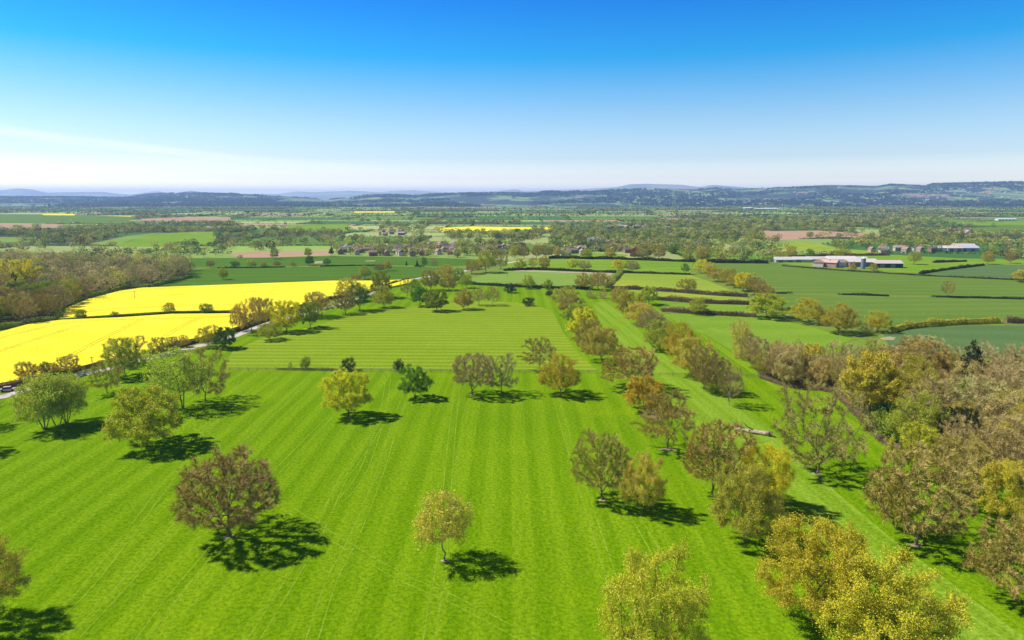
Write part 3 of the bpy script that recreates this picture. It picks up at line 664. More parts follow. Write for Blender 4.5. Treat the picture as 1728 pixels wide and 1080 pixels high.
 ('half', 963, 532, 496, 50, 'bro', 'brown dome in the avenue row above the yellow-green ones', OAK),
 ('half', 953, 518, 484, 46, 'brg', 'brown-gold dome at the head of the avenue row', OAK),
 ('full', 1086, 691, 636, 72, 'ora', 'golden-orange dense dome with short dark trunk in the avenue', OAK),
 ('sparse', 1126, 757, 662, 90, 'brg', 'grey-green ragged tree with broken top in the avenue', OAK),
 ('barebush', 1100, 712, 690, 42, 'pnk', 'low pale grey thicket beneath the golden-orange dome', 'bush'),
 ('bare', 1016, 843, 732, 98, 'oli', 'bare spreading grey-green tree, larger of the pair on the lawn', BT),
 ('near', 1085, 864, 766, 74, 'gold', 'slender half-leafed golden tree, smaller of the pair on the lawn', OAK),
 ('bare', 1202, 838, 711, 108, 'brg', 'wide brown twiggy dome behind the yellow trees of the avenue', OAK),
 ('near', 1288, 856, 750, 92, 'yel', 'yellow-flecked tree behind the straight-trunked olive one', OAK),
 ('near', 1256, 914, 785, 122, 'oli', 'olive-yellow tree with tall straight dark trunk and broad shadow', OAK),
 ('near', 1368, 1046, 878, 182, 'ora', 'large orange-gold dome with dense crown beside the tracks', OAK),
 ('near', 1492, 1122, 942, 216, 'ngo', 'largest golden tree at the bottom edge, overlapping the orange-gold dome', OAK),
 ('near', 1098, 1140, 946, 186, 'ngo', 'golden flecked tree cut by the bottom edge, alone on the lawn', OAK),
 # avenue, second row
 ('half', 1046, 517, 484, 38, 'brg', 'tawny dome at the head of the second avenue row', OAK),
 ('full', 1060, 535, 493, 46, 'oli', 'olive dome second from the head of the second avenue row', OAK),
 ('full', 1095, 514, 483, 36, 'ygr', 'yellow-green tree beside the narrow pasture strips', OAK),
 ('half', 1082, 548, 510, 54, 'gold', 'golden-green dome above the white-limbed tree', OAK),
 ('bare', 1094, 562, 521, 56, 'gry', 'grey bare dome with white limbs in the second avenue row', BT),
 ('half', 1113, 592, 541, 54, 'oli', 'olive-brown tree below the white-limbed one', OAK),
 ('half', 1146, 612, 544, 62, 'ora', 'orange-brown tall dome in the second avenue row', OAK),
 ('half', 1170, 636, 569, 72, 'gold', 'golden-olive dome drooping to the avenue grass', OAK),
 ('bare', 1187, 657, 588, 64, 'bro', 'brown twiggy tree, first of three trunks standing in shade', BT),
 ('bare', 1207, 664, 603, 48, 'bro', 'brown twiggy tree, middle of three trunks standing in shade', BT),
 ('tallbare', 1230, 685, 616, 48, 'bro', 'bare thin tree, last of three trunks standing in shade', BT),
 # right side
 ('sparse', 1380, 798, 652, 142, 'bro', 'big bare open-limbed tree with long low bough between avenue and wood', BT),
 ('bare', 1545, 919, 764, 168, 'brg', 'broad bare brown tree with thick limbs and spidery shadow', BT),
 ('half', 1513, 893, 800, 70, 'ora', 'small orange-twigged tree leaning behind the broad bare brown tree', OAK),
 ('half', 1690, 880, 778, 118, 'ygo', 'yellow-green dense dome at the wood edge by the frame edge', OAK),
 ('bare', 1715, 1014, 876, 150, 'brg', 'pale brown-gold tree cut by the frame edge', OAK),
 ('full', 1540, 802, 714, 84, 'ygo', 'bright yellow oak bulging out in front of the dark conifers', OAK),
 ('bare', 1622, 850, 738, 112, 'brg', 'tawny spreading tree in front of the wood, beside the bright yellow oak', OAK),
 ('willow', 1250, 604, 540, 56, 'wil', 'drooping golden willow at the near tip of the wood', 'willow_tree'),
 ('full', 1293, 536, 496, 66, 'ygr', 'big dark-footed green tree where the pasture strips end', OAK),
 ('half', 1364, 545, 504, 56, 'ora', 'orange-green dome, first of the pair in the wheat corner', OAK),
 ('half', 1415, 562, 512, 62, 'rus', 'rusty orange dome, second of the pair in the wheat corner', OAK),
 ('half', 1480, 560, 525, 38, 'ora', 'round orange tree with slim trunk at the hedge end', OAK),
 ('barebush', 1463, 562, 545, 30, 'bro', 'low brown thicket between the rusty dome and the round orange tree', 'bush'),
 ('half', 1176, 531, 503, 31, 'oli', 'olive tree standing alone on the lowest pasture hedge', OAK),
 ('half', 1161, 491, 470, 35, 'oli', 'flat-topped olive tree on the upper pasture hedge', OAK),
 ('tallbare', 1599, 502, 473, 22, 'bro', 'brown bare ragged tree alone in the wheat hedge gap', BT),
 ('full', 1722, 476, 455, 30, 'gold', 'golden round tree at the far corner of the wheat', OAK),
 ('tall', 1542, 446, 424, 21, 'oli', 'lone olive tree in the bright pasture past the barns', OAK),
 ('half', 1184, 461, 438, 28, 'yel', 'yellow tree at the top of the diagonal hedge row', OAK),
 ('half', 1197, 466, 442, 26, 'gold', 'golden tree second in the diagonal hedge row', OAK),
 ('half', 1212, 475, 453, 34, 'brg', 'tawny dome third in the diagonal hedge row', OAK),
 ('half', 1228, 481, 452, 32, 'oli', 'olive dome in the middle of the diagonal hedge row', OAK),
 ('full', 1254, 491, 460, 36, 'yel', 'brightest yellow dome of the diagonal hedge row', OAK),
 ('half', 1240, 485, 462, 28, 'oli', 'dull olive dome behind the brightest yellow one', OAK),
 ('bare', 1274, 498, 467, 38, 'bro', 'brown dome low in the diagonal hedge row', OAK),
 ('bare', 1290, 503, 479, 36, 'brg', 'grey-brown dome at the foot of the diagonal hedge row', OAK),
 ('half', 891, 487, 464, 24, 'ygr', 'round green tree on the hedge above the meadow', OAK),
 ('bush', 925, 488, 471, 17, 'mid', 'spiky green thorn on the hedge beside the round green tree', 'bush'),
 ('half', 983, 488, 460, 27, 'brg', 'brown tree, paler of two by the hedge corner', OAK),
 ('bare', 1009, 489, 459, 42, 'brg', 'broad brown tree touching the steep hedge', OAK),
 ('barebush', 1018, 504, 486, 18, 'pnk', 'whitish blossoming thorn at the avenue head', 'bush'),
 ('barebush', 998, 503, 489, 26, 'bro', 'brown thorn thicket beside the whitish blossoming thorn', 'bush'),
 ('bush', 927, 500, 489, 14, 'dkg', 'small dark bush by the head of the avenue', 'bush'),
 ('half', 878, 455, 436, 22, 'ygr', 'green tree at the pasture hedge, nearest the lane', OAK),
 ('tallbare', 899, 455, 434, 16, 'rus', 'slim reddish tree on the pasture hedge', OAK),
 ('half', 918, 455, 432, 21, 'rus', 'broader reddish tree on the pasture hedge', OAK),
 ('full', 966, 455, 436, 21, 'yel', 'yellow tree beside a grey one on the pasture hedge', OAK),
 ('bare', 986, 457, 440, 23, 'gry', 'grey bare tree beside a yellow one on the pasture hedge', BT),
 ('full', 1043, 457, 438, 24, 'yel', 'yellow tree touching a grey bare one above the field corner', OAK),
 ('bare', 1067, 459, 440, 24, 'gry', 'grey bare tree standing on the field corner', BT),
 ('tall', 1156, 463, 444, 16, 'gre', 'dark green tree at the end of the pasture hedge', OAK),
 ('half', 868, 437, 414, 18, 'ora', 'orange tree in the line before the village', OAK), ('bare', 885, 437, 415, 20, 'bro', 'brown twiggy tree in the line before the village', BT),
 ('bare', 905, 437, 413, 20, 'rus', 'reddish bare tree in the line before the village', BT), ('bare', 922, 436, 414, 20, 'bro', 'dusky bare tree in the line before the village', BT),
 ('half', 940, 433, 416, 16, 'brg', 'small tawny tree ending the line before the village', OAK), ('half', 990, 437, 418, 20, 'oli', 'olive tree on the dark hedge before the village', OAK),
 ('half', 1030, 437, 418, 19, 'ora', 'orange-brown tree on the dark hedge before the red house', OAK), ('bare', 1086, 438, 410, 26, 'brg', 'tall tawny tree beside the red house', OAK),
 ('bare', 1112, 439, 414, 22, 'rus', 'rusty tree past the red house on the dark hedge', OAK), ('half', 1160, 441, 420, 20, 'oli', 'round olive tree near the end of the dark hedge', OAK),
 ('full', 1134, 428, 415, 20, 'bgr', 'round vivid green tree behind the dark hedge', OAK), ('half', 1183, 442, 418, 26, 'brg', 'brown-green tree where the dark hedge meets the dark wheat', OAK),
 ('conifer', 1440, 458, 441, 11, 'brg', 'small brown tree at the end of the barns', 'small_tree'), ('half', 1474, 457, 445, 14, 'brg', 'small twiggy tree in front of the low black barn', 'small_tree'),
 ('half', 1424, 449, 438, 11, 'ora', 'orange bushy tree among the pink farm roofs', 'small_tree'), ('full', 1366, 437, 420, 16, 'bgr', 'vivid green tree above the barns', 'small_tree'),
 ('half', 1416, 436, 416, 18, 'oli', 'olive tree in the hedge above the barns', 'small_tree'), ('tallbare', 1430, 436, 419, 12, 'bro', 'thin bare tree in the hedge above the barns', 'small_tree'),
 ('half', 1666, 446, 424, 22, 'brg', 'tawny tree on the hedge of the striped blue-green wheat', OAK), ('bare', 1705, 444, 426, 18, 'bro', 'bare brown tree on the hedge near the frame edge', OAK),
 ('half', 1334, 436, 415, 20, 'brg', 'brown tree at the near end of the white barn roofs', OAK), ('bare', 1318, 441, 424, 18, 'brg', 'low tawny tree beside the white barn roofs', 'small_tree'),
]
GT = {'bush': 'bush'}
for t in T:
    k, bx, by, top, wp, c, lab, nm = t
    tree(k, bx, by, top, wp, c, lab, None, nm, 'bush' if nm == 'bush' else 'tree')


# ---- woods of single trees
def fill(poly_px, n, mind, seed):
    poly = [P(a, b)[:2] for a, b in poly_px]; rng = random.Random(seed)
    xs = [p[0] for p in poly]; ys_ = [p[1] for p in poly]; out = []
    for _ in range(n * 60):
        x, y = rng.uniform(min(xs), max(xs)), rng.uniform(min(ys_), max(ys_))
        if not inside(poly, np.float64(x), np.float64(y)): continue
        if any((x - a) ** 2 + (y - b) ** 2 < mind ** 2 for a, b in out): continue
        out.append((x, y))
        if len(out) >= n: break
    return out
WR = 'trees crowded in the wood beside the avenue'
for x, y in fill(WOOD_R, 118, 5.8, 3):
    r = random.random(); px, py = PX(x, y)
    if px > 1800: continue
    if r < .62: k, c, lab = random.choice(['bare', 'tallbare', 'tallbare']), random.choice(['brg', 'tan', 'tan', 'tan']), 'tan-brown bare-twigged tree packed in the wood beside the avenue'; nm = BT
    elif r < .85: k, c, lab = 'half', random.choice(['oli', 'brg', 'tan']), 'olive half-leafed tree packed in the wood beside the avenue'; nm = OAK
    elif r < .885: k, c, lab = 'full', 'gold', 'yellow-leaved tree packed in the wood beside the avenue'; nm = OAK
    else: k, c, lab = 'bush', random.choice(['gre', 'mid']), 'green understorey shrub within the wood beside the avenue'; nm = 'shrub'
    h = random.uniform(10, 17) if k != 'bush' else random.uniform(4, 7)
    if px < 1400: h *= .78
    wd = h * {'bare': .95, 'tallbare': .66, 'half': .86, 'full': .9, 'bush': 1.3}[k]
    tree(k, 0, 0, 0, 0, c, lab, WR, nm, 'tree', world=(x, y), hw=(h, wd))
tree('full', 1470, 700, 596, 110, 'ygo', 'brilliant yellow oak at the front edge of the wood', None, OAK)
tree('conifer', 1632, 690, 577, 64, 'dkg', 'tall dark pine rising above the brown wood', None, 'pine_tree')
for i, (a, b, t_, w_, l) in enumerate([(1556, 752, 682, 56, 'low dark yew, nearest the yellow oak at the wood front'), (1592, 765, 688, 70, 'dark yew, middle of the dark evergreens at the wood front'), (1628, 772, 690, 60, 'dark yew at the far end of the evergreens at the wood front')]):
    tree('conifer' if i == 1 else 'full', a, b, t_, w_, 'dkg', l, None, 'yew_tree')
tree('full', 1621, 705, 644, 40, 'bgr', 'vivid green tree glowing among brown ones below the pine', None, OAK)
WL = 'trees crowded in the wood above the rape field'
lw = fill(WOOD_L, 420, 8.0, 5); lw.sort(key=lambda p: p[1])
rest = []
for i, (x, y) in enumerate(lw):
    px, py = PX(x, y)
    if px < -50 or px > 330: continue
    r = random.random()
    if i > 62: rest.append((x, y)); continue
    if r < .55: k, c, lab, nm = random.choice(['bare', 'tallbare']), random.choice(['bro', 'gry', 'bro', 'brg']), 'brown bare tree packed in the wood above the rape field', BT
    elif r < .85: k, c, lab, nm = 'half', random.choice(['oli', 'mid', 'brg']), 'olive half-leafed tree packed in the wood above the rape field', OAK
    else: k, c, lab, nm = 'full', random.choice(['gre', 'ygr', 'mid']), 'green tree packed in the wood above the rape field', OAK
    h = random.uniform(11, 15)
    tree(k, 0, 0, 0, 0, c, lab, WL, nm, 'tree', world=(x, y), hw=(h, h * random.uniform(.75, 1)))
tree('full', 38, 500, 438, 66, 'yel', 'large yellow-gold tree standing out in the brown wood', None, OAK)
tree('conifer', 28, 505, 460, 26, 'dkg', 'dark conifer beside the yellow-gold tree in the wood', None, 'conifer_tree')

# ------------------------------------------------------------------ distant masses of trees (leaf clumps, one mesh each)
COL['pale'] = (.46, .50, .15)
DC = np.array([COL[c] for c in ('bro', 'bro', 'gry', 'oli', 'oli', 'mid', 'mid', 'gry', 'gre', 'gre', 'oli', 'ygr', 'mid', 'gre', 'dkg', 'pale', 'bro', 'gre')]) * .62 + np.array([.24, .26, .14]) * .38
def blobs(name, pts, hts, rads, nq, size, seed, label, cat, cols=None, trunks=True, lift=.2):
    """pts (n,2)"""
    rng = np.random.default_rng(seed); pts = np.asarray(pts, float); n = len(pts); hts = np.asarray(hts, float); rads = np.asarray(rads, float)
    z0 = H(pts[:, 0], pts[:, 1])
    if cols is None: cols = DC[rng.integers(0, len(DC), n)] * rng.uniform(.6, 1.4, (n, 1))
    d = unit(rng.normal(0, 1, (n, nq, 3))); r = rng.uniform(.45, 1, (n, nq, 1)) ** .5
    lobe = 1 + .22 * np.sin(d[..., :1] * 4.1 + rng.uniform(0, 6, (n, 1, 1))) * np.sin(d[..., 1:2] * 3.3 + rng.uniform(0, 6, (n, 1, 1)))
    half = (hts * (1 - lift) / 2)[:, None]
    c = d * r * lobe; c = np.stack([c[..., 0] * rads[:, None] + pts[:, 0:1], c[..., 1] * rads[:, None] + pts[:, 1:2], c[..., 2] * half + (z0 + hts * lift)[:, None] + half], -1).reshape(-1, 3)
    V, F = quads(rng, c, 1.0, d.reshape(-1, 3) * 1.2); cc = c[:, None]; V = ((V.reshape(-1, 4, 3) - cc) * (size * np.repeat(rads, nq) / 6)[:, None, None] + cc).reshape(-1, 3)
    parts = [(F, M_leafa, np.repeat(cols, nq, 0))]
    if trunks:
        A = np.stack([pts[:, 0], pts[:, 1], z0], 1); B = A + np.array([0, 0, 1]) * (hts * (lift + .2))[:, None]
        TV, TF = prisms(A, B, rads * .06, rads * .04, 4); parts.append((TF + len(V), M_bark, np.full((len(TF), 3), .1))); V = np.concatenate([V, TV])
    return tag(mobj(name, V, parts), label, cat, kind='stuff')
def infields(x, y):
    c = np.zeros(np.shape(x), bool)
    for f in FIELDS: c |= inside(f, x, y)
    return c
rp = np.array(rest); rng = np.random.default_rng(4)
blobs('woodland', rp, rng.uniform(8, 16, len(rp)), rng.uniform(3.6, 6.6, len(rp)), 620, .72, 4, 'brown and olive wood stretching away above the rape field', 'woodland', np.array([[.42, .34, .20], [.38, .32, .19], [.44, .38, .20], [.36, .34, .14], [.24, .27, .09], [.46, .43, .10]])[rng.integers(0, 6, len(rp))] * rng.uniform(.65, 1.25, (len(rp), 1)))

# patchwork of the plain
def cellrows():
    rng = random.Random(11); rows = [640.]
    while rows[-1] < 4900: rows.append(rows[-1] + rng.uniform(70, 130) * (1 + rows[-1] / 3000))
    V, F, col, edges, woods = [], [], [], [], []
    pal = [((.12, .22, .02), 4), ((.24, .34, .06), 6), ((.06, .15, .025), 4), ((.32, .38, .11), 4), ((.40, .26, .18), 1.1), ((.65, .55, .01), .25), ((.35, .36, .12), 1.0), ((.08, .09, .04), 3.2)]
    ph = [rng.uniform(0, 6) for _ in rows]
    def yb(k, x): return rows[k] + rows[k] * .022 * math.sin(x / (rows[k] * .25) + ph[k]) + (.03 * x * math.sin(ph[k] * 2))
    for k in range(len(rows) - 1):
        lim = rows[k] * .95 + 200; x = -lim
        while x < lim:
            wd = rng.uniform(110, 300) * (1 + rows[k] / 5000); x2 = x + wd; sk = rng.uniform(-.12, .12) * (rows[k + 1] - rows[k])
            t = rng.choices(pal, [p[1] for p in pal])[0][0]; n = 6; b = len(V)
            j = rng.uniform(.85, 1.15)
            for i in range(n + 1):
                xx = x + wd * i / n; V.append((xx, yb(k, xx), .02)); V.append((xx, yb(k + 1, xx), .02))
            for i in range(n): F.append((b + 2 * i, b + 2 * i + 2, b + 2 * i + 3, b + 2 * i + 1)); col.append([c * j for c in t])
            edges.append([(x + wd * i / 8, yb(k, x + wd * i / 8)) for i in range(9)])
            edges.append([(x, yb(k, x)), (x + 1, yb(k + 1, x))])
            if t == (.08, .09, .04): woods.append((x, x2, k))
            x = x2
    return V, F, col, edges, woods, yb
CV_, CF_, CC_, EDG, WDS, yb = cellrows()
m_far, q, b = newmat('far_fields', .95, .1); pz = pos(q); q.put(b.inputs['Base Color'], q.mix(1.0, q.add('ShaderNodeVertexColor', layer_name='tone').outputs[0], q.mix(q.noise(pz, .02, 4, .65), (.78, .82, .78), (1.2, 1.16, 1.2)), 'MULTIPLY'))
tag(mobj('far_fields', CV_, [(np.array(CF_), m_far, np.array(CC_))]), kind='structure')
rng = np.random.default_rng(21); tp, hp = [], []
for e in EDG:
    for (x1, y1), (x2, y2) in zip(e[:-1], e[1:]):
        L = math.hypot(x2 - x1, y2 - y1); far = y1 > 2300
        dens = rng.choice([.006, .018, .04, .07], p=[.3, .3, .25, .15]); n = rng.poisson(L * dens * (1 if not far else .8))
        for _ in range(n):
            t = rng.uniform(); tp.append((x1 + (x2 - x1) * t + rng.normal(0, 3), y1 + (y2 - y1) * t + rng.normal(0, 3)))
        n = int(L / (3.6 if not far else 11))
        for i in range(n): t = (i + rng.uniform(0, 1)) / n; hp.append((x1 + (x2 - x1) * t, y1 + (y2 - y1) * t))
for x, x2, k in WDS:
    A = (x2 - x) * (yb(k + 1, x) - yb(k, x)); n = int(A / (110 if yb(k, x) < 1500 else 260))
    for _ in range(n):
        xx = rng.uniform(x, x2); t = rng.uniform(); tp.append((xx, yb(k, xx) * (1 - t) + yb(k + 1, xx) * t))
def view(a):
    a = np.array(a); px = 864 + FPX * a[:, 0] / (a[:, 1] * CP + CAMZ * SP); return a[(px > -60) & (px < 1790)]
# extra copses where the photo shows woodland (pixel regions)
def wood(poly, dens, seed):
    pl = [P(a, b)[:2] for a, b in poly]; r2 = np.random.default_rng(seed); A = np.array(pl); x0, y0 = A.min(0); x1, y1 = A.max(0)
    n = int((x1 - x0) * (y1 - y0) / dens); x = r2.uniform(x0, x1, n); y = r2.uniform(y0, y1, n); k = inside(pl, x, y); return list(zip(x[k], y[k]))
extra = []
for i, pl in enumerate([
    [(0, 446), (300, 452), (330, 436), (560, 420), (560, 412), (330, 418), (180, 420), (0, 415)], [(370, 424), (570, 421), (560, 402), (380, 398)],
    [(570, 426), (700, 430), (720, 404), (560, 404)], [(700, 404), (900, 405), (930, 393), (700, 394)], [(930, 426), (980, 420), (1180, 425), (1180, 392), (930, 392)],
    [(1180, 441), (1300, 442), (1330, 430), (1320, 400), (1180, 395)], [(1380, 428), (1500, 432), (1590, 427), (1640, 420), (1660, 406), (1500, 404), (1400, 408)],
    [(1180, 388), (1560, 384), (1600, 366), (1200, 368)], [(100, 412), (220, 402), (230, 380), (100, 386)], [(0, 398), (70, 398), (70, 384), (0, 386)], [(640, 392), (720, 392), (720, 380), (640, 378)],
    [(930, 388), (1180, 388), (1180, 374), (930, 376)], [(1300, 386), (1600, 384), (1600, 372), (1300, 374)], [(1650, 438), (1728, 436), (1728, 402), (1640, 410)]]):
    extra += wood(pl, (110 if i in (2, 3, 4, 6) else 170) if i not in (0, 7, 11, 12) else 340, 50 + i)
for i, (pl, dn) in enumerate((([(566, 434), (716, 436), (722, 412), (566, 416)], 190), ([(716, 433), (775, 435), (800, 412), (716, 410)], 260), ([(775, 434), (884, 434), (884, 410), (775, 411)], 170), ([(940, 436), (1100, 437), (1110, 400), (940, 404)], 170), ([(1490, 402), (1650, 402), (1650, 384), (1490, 384)], 300), ([(1460, 431), (1590, 430), (1600, 414), (1460, 414)], 150))): extra += wood(pl, dn, 80 + i)
allp = view(tp + extra); allp = allp[~infields(allp[:, 0], allp[:, 1])]
allp = allp[(wob(allp[:, 0], allp[:, 1], 130, 6) + wob(allp[:, 0], allp[:, 1], 45, 8) * .6) > rng.uniform(-1.1, 1.0, len(allp))]
VILL = [[(566, 432), (720, 434), (730, 414), (566, 418)], [(718, 430), (770, 432), (880, 426), (880, 412), (718, 412)], [(940, 428), (1000, 430), (1075, 434), (1080, 402), (1000, 402), (940, 416)]]
VP = [[P(a, b)[:2] for a, b in v] for v in VILL]
m_ = np.zeros(len(allp), bool)
for v in VP: m_ |= inside(v, allp[:, 0], allp[:, 1])
allp = allp[~m_ | (rng.uniform(0, 1, len(allp)) < .7)]
print('maxz', G[:, 2].max()); print('far trees', len(allp))
nr = allp[allp[:, 1] < 1500]; md = allp[(allp[:, 1] >= 1500) & (allp[:, 1] < 2800)]; fr = allp[allp[:, 1] >= 2800]
def hr(n): return rng.uniform(5.5, 11, n), rng.uniform(3.5, 6.2, n)
for a, nq, s, lb in ((nr, 110, 1.5, 'hedgerow trees and copses around the village on the near plain'), (md, 34, 2.6, 'hedgerow trees and copses beyond the village across the plain'), (fr, 14, 3.8, 'distant trees speckling the far plain below the hills')):
    h_, r_ = hr(len(a)); blobs('distant_trees', a, h_, r_, nq, s, len(a), lb, 'trees', trunks=a is nr)
hp = view(hp); hp = hp[~infields(hp[:, 0], hp[:, 1])]; hn = hp[hp[:, 1] < 2300]; hf = hp[hp[:, 1] >= 2300]
print('hedge blobs', len(hn), len(hf))
dk = lambda n: np.array([COL['mid'], COL['dkg'], COL['oli'], COL['gre']])[rng.integers(0, 4, n)] * .45
blobs('distant_hedgerows', hn, rng.uniform(1.4, 3, len(hn)), rng.uniform(2, 3.4, len(hn)), 16, 2.2, 8, 'low dark hedgerows dividing the fields of the plain', 'hedgerows', dk(len(hn)), False, 0)
blobs('distant_hedgerows', hf, rng.uniform(2, 4, len(hf)), rng.uniform(5, 8, len(hf)), 6, 3.5, 9, 'faint hedgerows dividing the farthest fields of the plain', 'hedgerows', dk(len(hf)), False, 0)
# hillside woods
n = 26000; y = rng.uniform(4700, YA + 100, n); x = rng.uniform(-.83, .83, n) * y
k = (wob(x, y, 500, 9) + wob(x, y, 170, 3) * .7) > -.02; hx = np.stack([x[k], y[k]], 1)
blobs('hillside_woods', hx, rng.uniform(10, 18, len(hx)), rng.uniform(11, 20, len(hx)), 6, 4.2, 12, 'dark blue-green woods covering the hillsides', 'woods', np.array([[.045, .07, .06], [.06, .075, .07], [.09, .10, .08], [.035, .055, .05]])[rng.integers(0, 4, len(hx))], False, 0)

# ------------------------------------------------------------------ hedges
def hedge(label, pts, h, wd, col, dens=None, gaps=0.0, name='hedge', grp=None):
    rng = np.random.default_rng(abs(hash(label)) % 9999 if False else len(label) * 7 + int(pts[0][0])); V, F, o_ = [], [], 0
    p = [np.array(P(a, b)) for a, b in pts]; c = []
    for a, b_ in zip(p[:-1], p[1:]):
        L = np.linalg.norm(b_ - a); dist = abs(a[1] + b_[1]) / 2; s = np.clip(dist / 800, .22, 1.1); dn = dens or 5.5 / s ** 1.6 * h * wd / 3; n = int(L * dn); t = rng.uniform(0, 1, n); d = (b_ - a) / max(L, 1e-6); nn = np.array([-d[1], d[0], 0])
        hh = h * (.72 + .3 * np.sin(t * L / 4.3 + a[0]) * np.sin(t * L / 9.7 + 1) + rng.uniform(-.08, .2, n)); keep = np.sin(t * L / 21 + a[1]) > (-1 + 2 * gaps)
        th = rng.uniform(0, np.pi, n); q_ = a + d * (t * L)[:, None] + nn * (np.cos(th) * wd / 2 * rng.uniform(.8, 1.15, n))[:, None]; q_[:, 2] = np.sin(th) ** .6 * hh * rng.uniform(.3, 1, n) ** .35
        q_ = q_[keep]; v, f = quads(rng, q_, s * .9, np.array([0, 0, .6])); V.append(v); F.append(f + o_); o_ += len(v)
        # woody core
        ns = max(2, int(L / 6))
        for i in range(ns):
            t0 = (i + .5) / ns
            if math.sin(t0 * L / 21 + a[1]) <= -1 + 2 * gaps: continue
            A = a + d * (L * i / ns); B = a + d * (L * (i + 1) / ns); w2 = nn * wd * .33; z = np.array([0, 0, h * .6])
            v = np.array([A - w2, B - w2, B + w2, A + w2, A - w2 * .5 + z, B - w2 * .5 + z, B + w2 * .5 + z, A + w2 * .5 + z]); V.append(v)
            F.append(np.array([[0, 1, 5, 4], [1, 2, 6, 5], [2, 3, 7, 6], [3, 0, 4, 7], [4, 5, 6, 7]]) + o_); o_ += 8
    o = mobj(name, np.concatenate(V), [(np.concatenate(F), M_leaf)]); o.color = (*COL[col], 1)
    return tag(o, label, 'hedge', grp)
COL['hdk'] = (.06, .07, .03); COL['hbr'] = (.20, .14, .09)
hedge('dark clipped hedge along the lane beside the yellow rape', [(-60, 668), (0, 657), (60, 643), (120, 628), (160, 618), (250, 599), (300, 586), (345, 575), (410, 556)], 2.1, 2.2, 'hbr')
hedge('dark hedge along the upper bend of the lane', [(410, 556), (450, 541), (560, 505), (630, 490), (690, 472)], 2.2, 2.4, 'hdk')
hedge('long dark hedge between the two yellow rape fields', [(100, 543), (200, 537), (290, 530.5), (398, 529.5)], 1.9, 1.8, 'hdk')
hedge('broken low hedge across the dark wheat', [(318, 453), (440, 452), (600, 448.5), (700, 449.5), (745, 452.5)], 1.5, 2, 'hdk', gaps=.12)
hedge('thin hedge along the top of the rape', [(250, 488), (320, 485), (430, 480.5), (570, 475)], 1.2, 1.2, 'hdk')
hedge('pasture hedge above the meadow, nearest the lane', [(795, 480), (864, 484), (940, 487), (1030, 489)], 2.6, 3, 'hdk', gaps=.08)
hedge('hedge running across the top of the light pasture', [(850, 457), (900, 455), (1000, 459), (1040, 460.5)], 2.6, 3, 'hdk')
hedge('steep hedge between the two pastures', [(1049, 460), (1038, 472), (1024, 486)], 2.8, 3.2, 'mid')
hedge('straight dark hedge along the far side of the yellow pasture', [(1049, 460.5), (1090, 461.5), (1165, 464)], 2.2, 2.6, 'hdk')
hedge('tall brown hedge, uppermost of three across the pasture strips', [(1031, 487), (1080, 489), (1140, 493), (1200, 498), (1262, 501)], 3.2, 3, 'hbr')
hedge('brown hedge, middle one of three across the pasture strips', [(1108, 506), (1180, 511.5), (1264, 514)], 3.4, 3, 'hbr')
hedge('brown hedge, lowest of three across the pasture strips', [(1116, 525), (1170, 529.5), (1276, 535)], 3.2, 3, 'hbr')
hedge('thick dark hedge in front of the village', [(926, 436), (1000, 437), (1080, 439), (1170, 442.5)], 3.4, 4, 'hdk')
hedge('dark hedge behind the long green wheat', [(1190, 443.5), (1296, 444.5)], 4, 4, 'hdk')
hedge('thin broken hedge crossing the big wheat field', [(1310, 495.5), (1440, 498), (1500, 500), (1600, 502), (1800, 507)], 1.7, 2, 'hdk', gaps=.10)
hedge('tall brown hedge between wheat and blue-green wheat', [(1505, 560), (1530, 554), (1560, 551), (1620, 547), (1685, 545)], 3.8, 3.6, 'oli')
hedge('short brown hedge by the frame edge beyond a gap', [(1697, 545), (1800, 545)], 3.6, 3.4, 'hbr')
hedge('narrow black hedge curving along the striped wheat', [(1552, 462.5), (1590, 456.5), (1630, 451.5), (1660, 448)], 2.6, 2.6, 'hdk')
hedge('low hedge below the barns and bright pasture', [(1320, 449), (1420, 457), (1560, 465.5), (1728, 473.5)], 1.5, 2, 'hdk')
hedge('short black hedge in the bright pasture', [(1575, 443.5), (1630, 441.5)], 2.6, 3, 'hdk')
hedge('hedge above the barns below the yellow pasture', [(1330, 434), (1400, 432), (1500, 431)], 3, 4, 'hbr')
hedge('shaggy low bramble hedge along the meadow fence', [(468, 624), (500, 624.5), (545, 625), (580, 626)], 1.3, 1.5, 'mid')
hedge('brambly scrub edging the wood towards the avenue', [(1285, 637), (1330, 653), (1408, 661), (1440, 691), (1490, 745), (1560, 781), (1660, 802)], 1.7, 3, 'hbr')
hedge('shrubby skirt of the wood above the lower rape', [(-60, 566), (0, 556), (50, 548), (98, 540), (103, 523), (150, 503), (207, 487), (250, 485), (322, 468)], 3, 4, 'mid')

# ------------------------------------------------------------------ fence
def fence(label, pts, gap=4.2):
    e = link(bpy.data.objects.new('fence', None)); p = [Vector(P(a, b)) for a, b in pts]; e.location = p[0]; o = p[0]
    tag(e, label, 'fence'); me = None; pr = MB()
    for a, b in zip(p[:-1], p[1:]):
        d = b - a; L = d.length; n = max(1, round(L / gap)); ang = math.atan2(d.y, d.x)
        for z in (.45, .8, 1.12): c = (a + b) / 2 - o; pr.box((c.x, c.y, z), (L, .05, .09), M_post, ang)
        for i in range(n):
            q_ = a + d * (i / n) - o
            if me is None:
                m2 = MB(); m2.box((0, 0, .63), (.13, .13, 1.26), M_post, 0, .85); po = m2.build('post', e); me = po.data
            else: po = link(bpy.data.objects.new('post', me), e)
            po.location = (q_.x, q_.y + .09, 0)
    pr.build('rail', e)
fence('post and rail fence along the foot of the mown meadow', [(372, 625), (560, 626.5), (760, 628), (1010, 630)], 3.4)
fence('post and rail fence crossing the grassy avenue', [(1112, 634.5), (1180, 635.5), (1300, 637)])

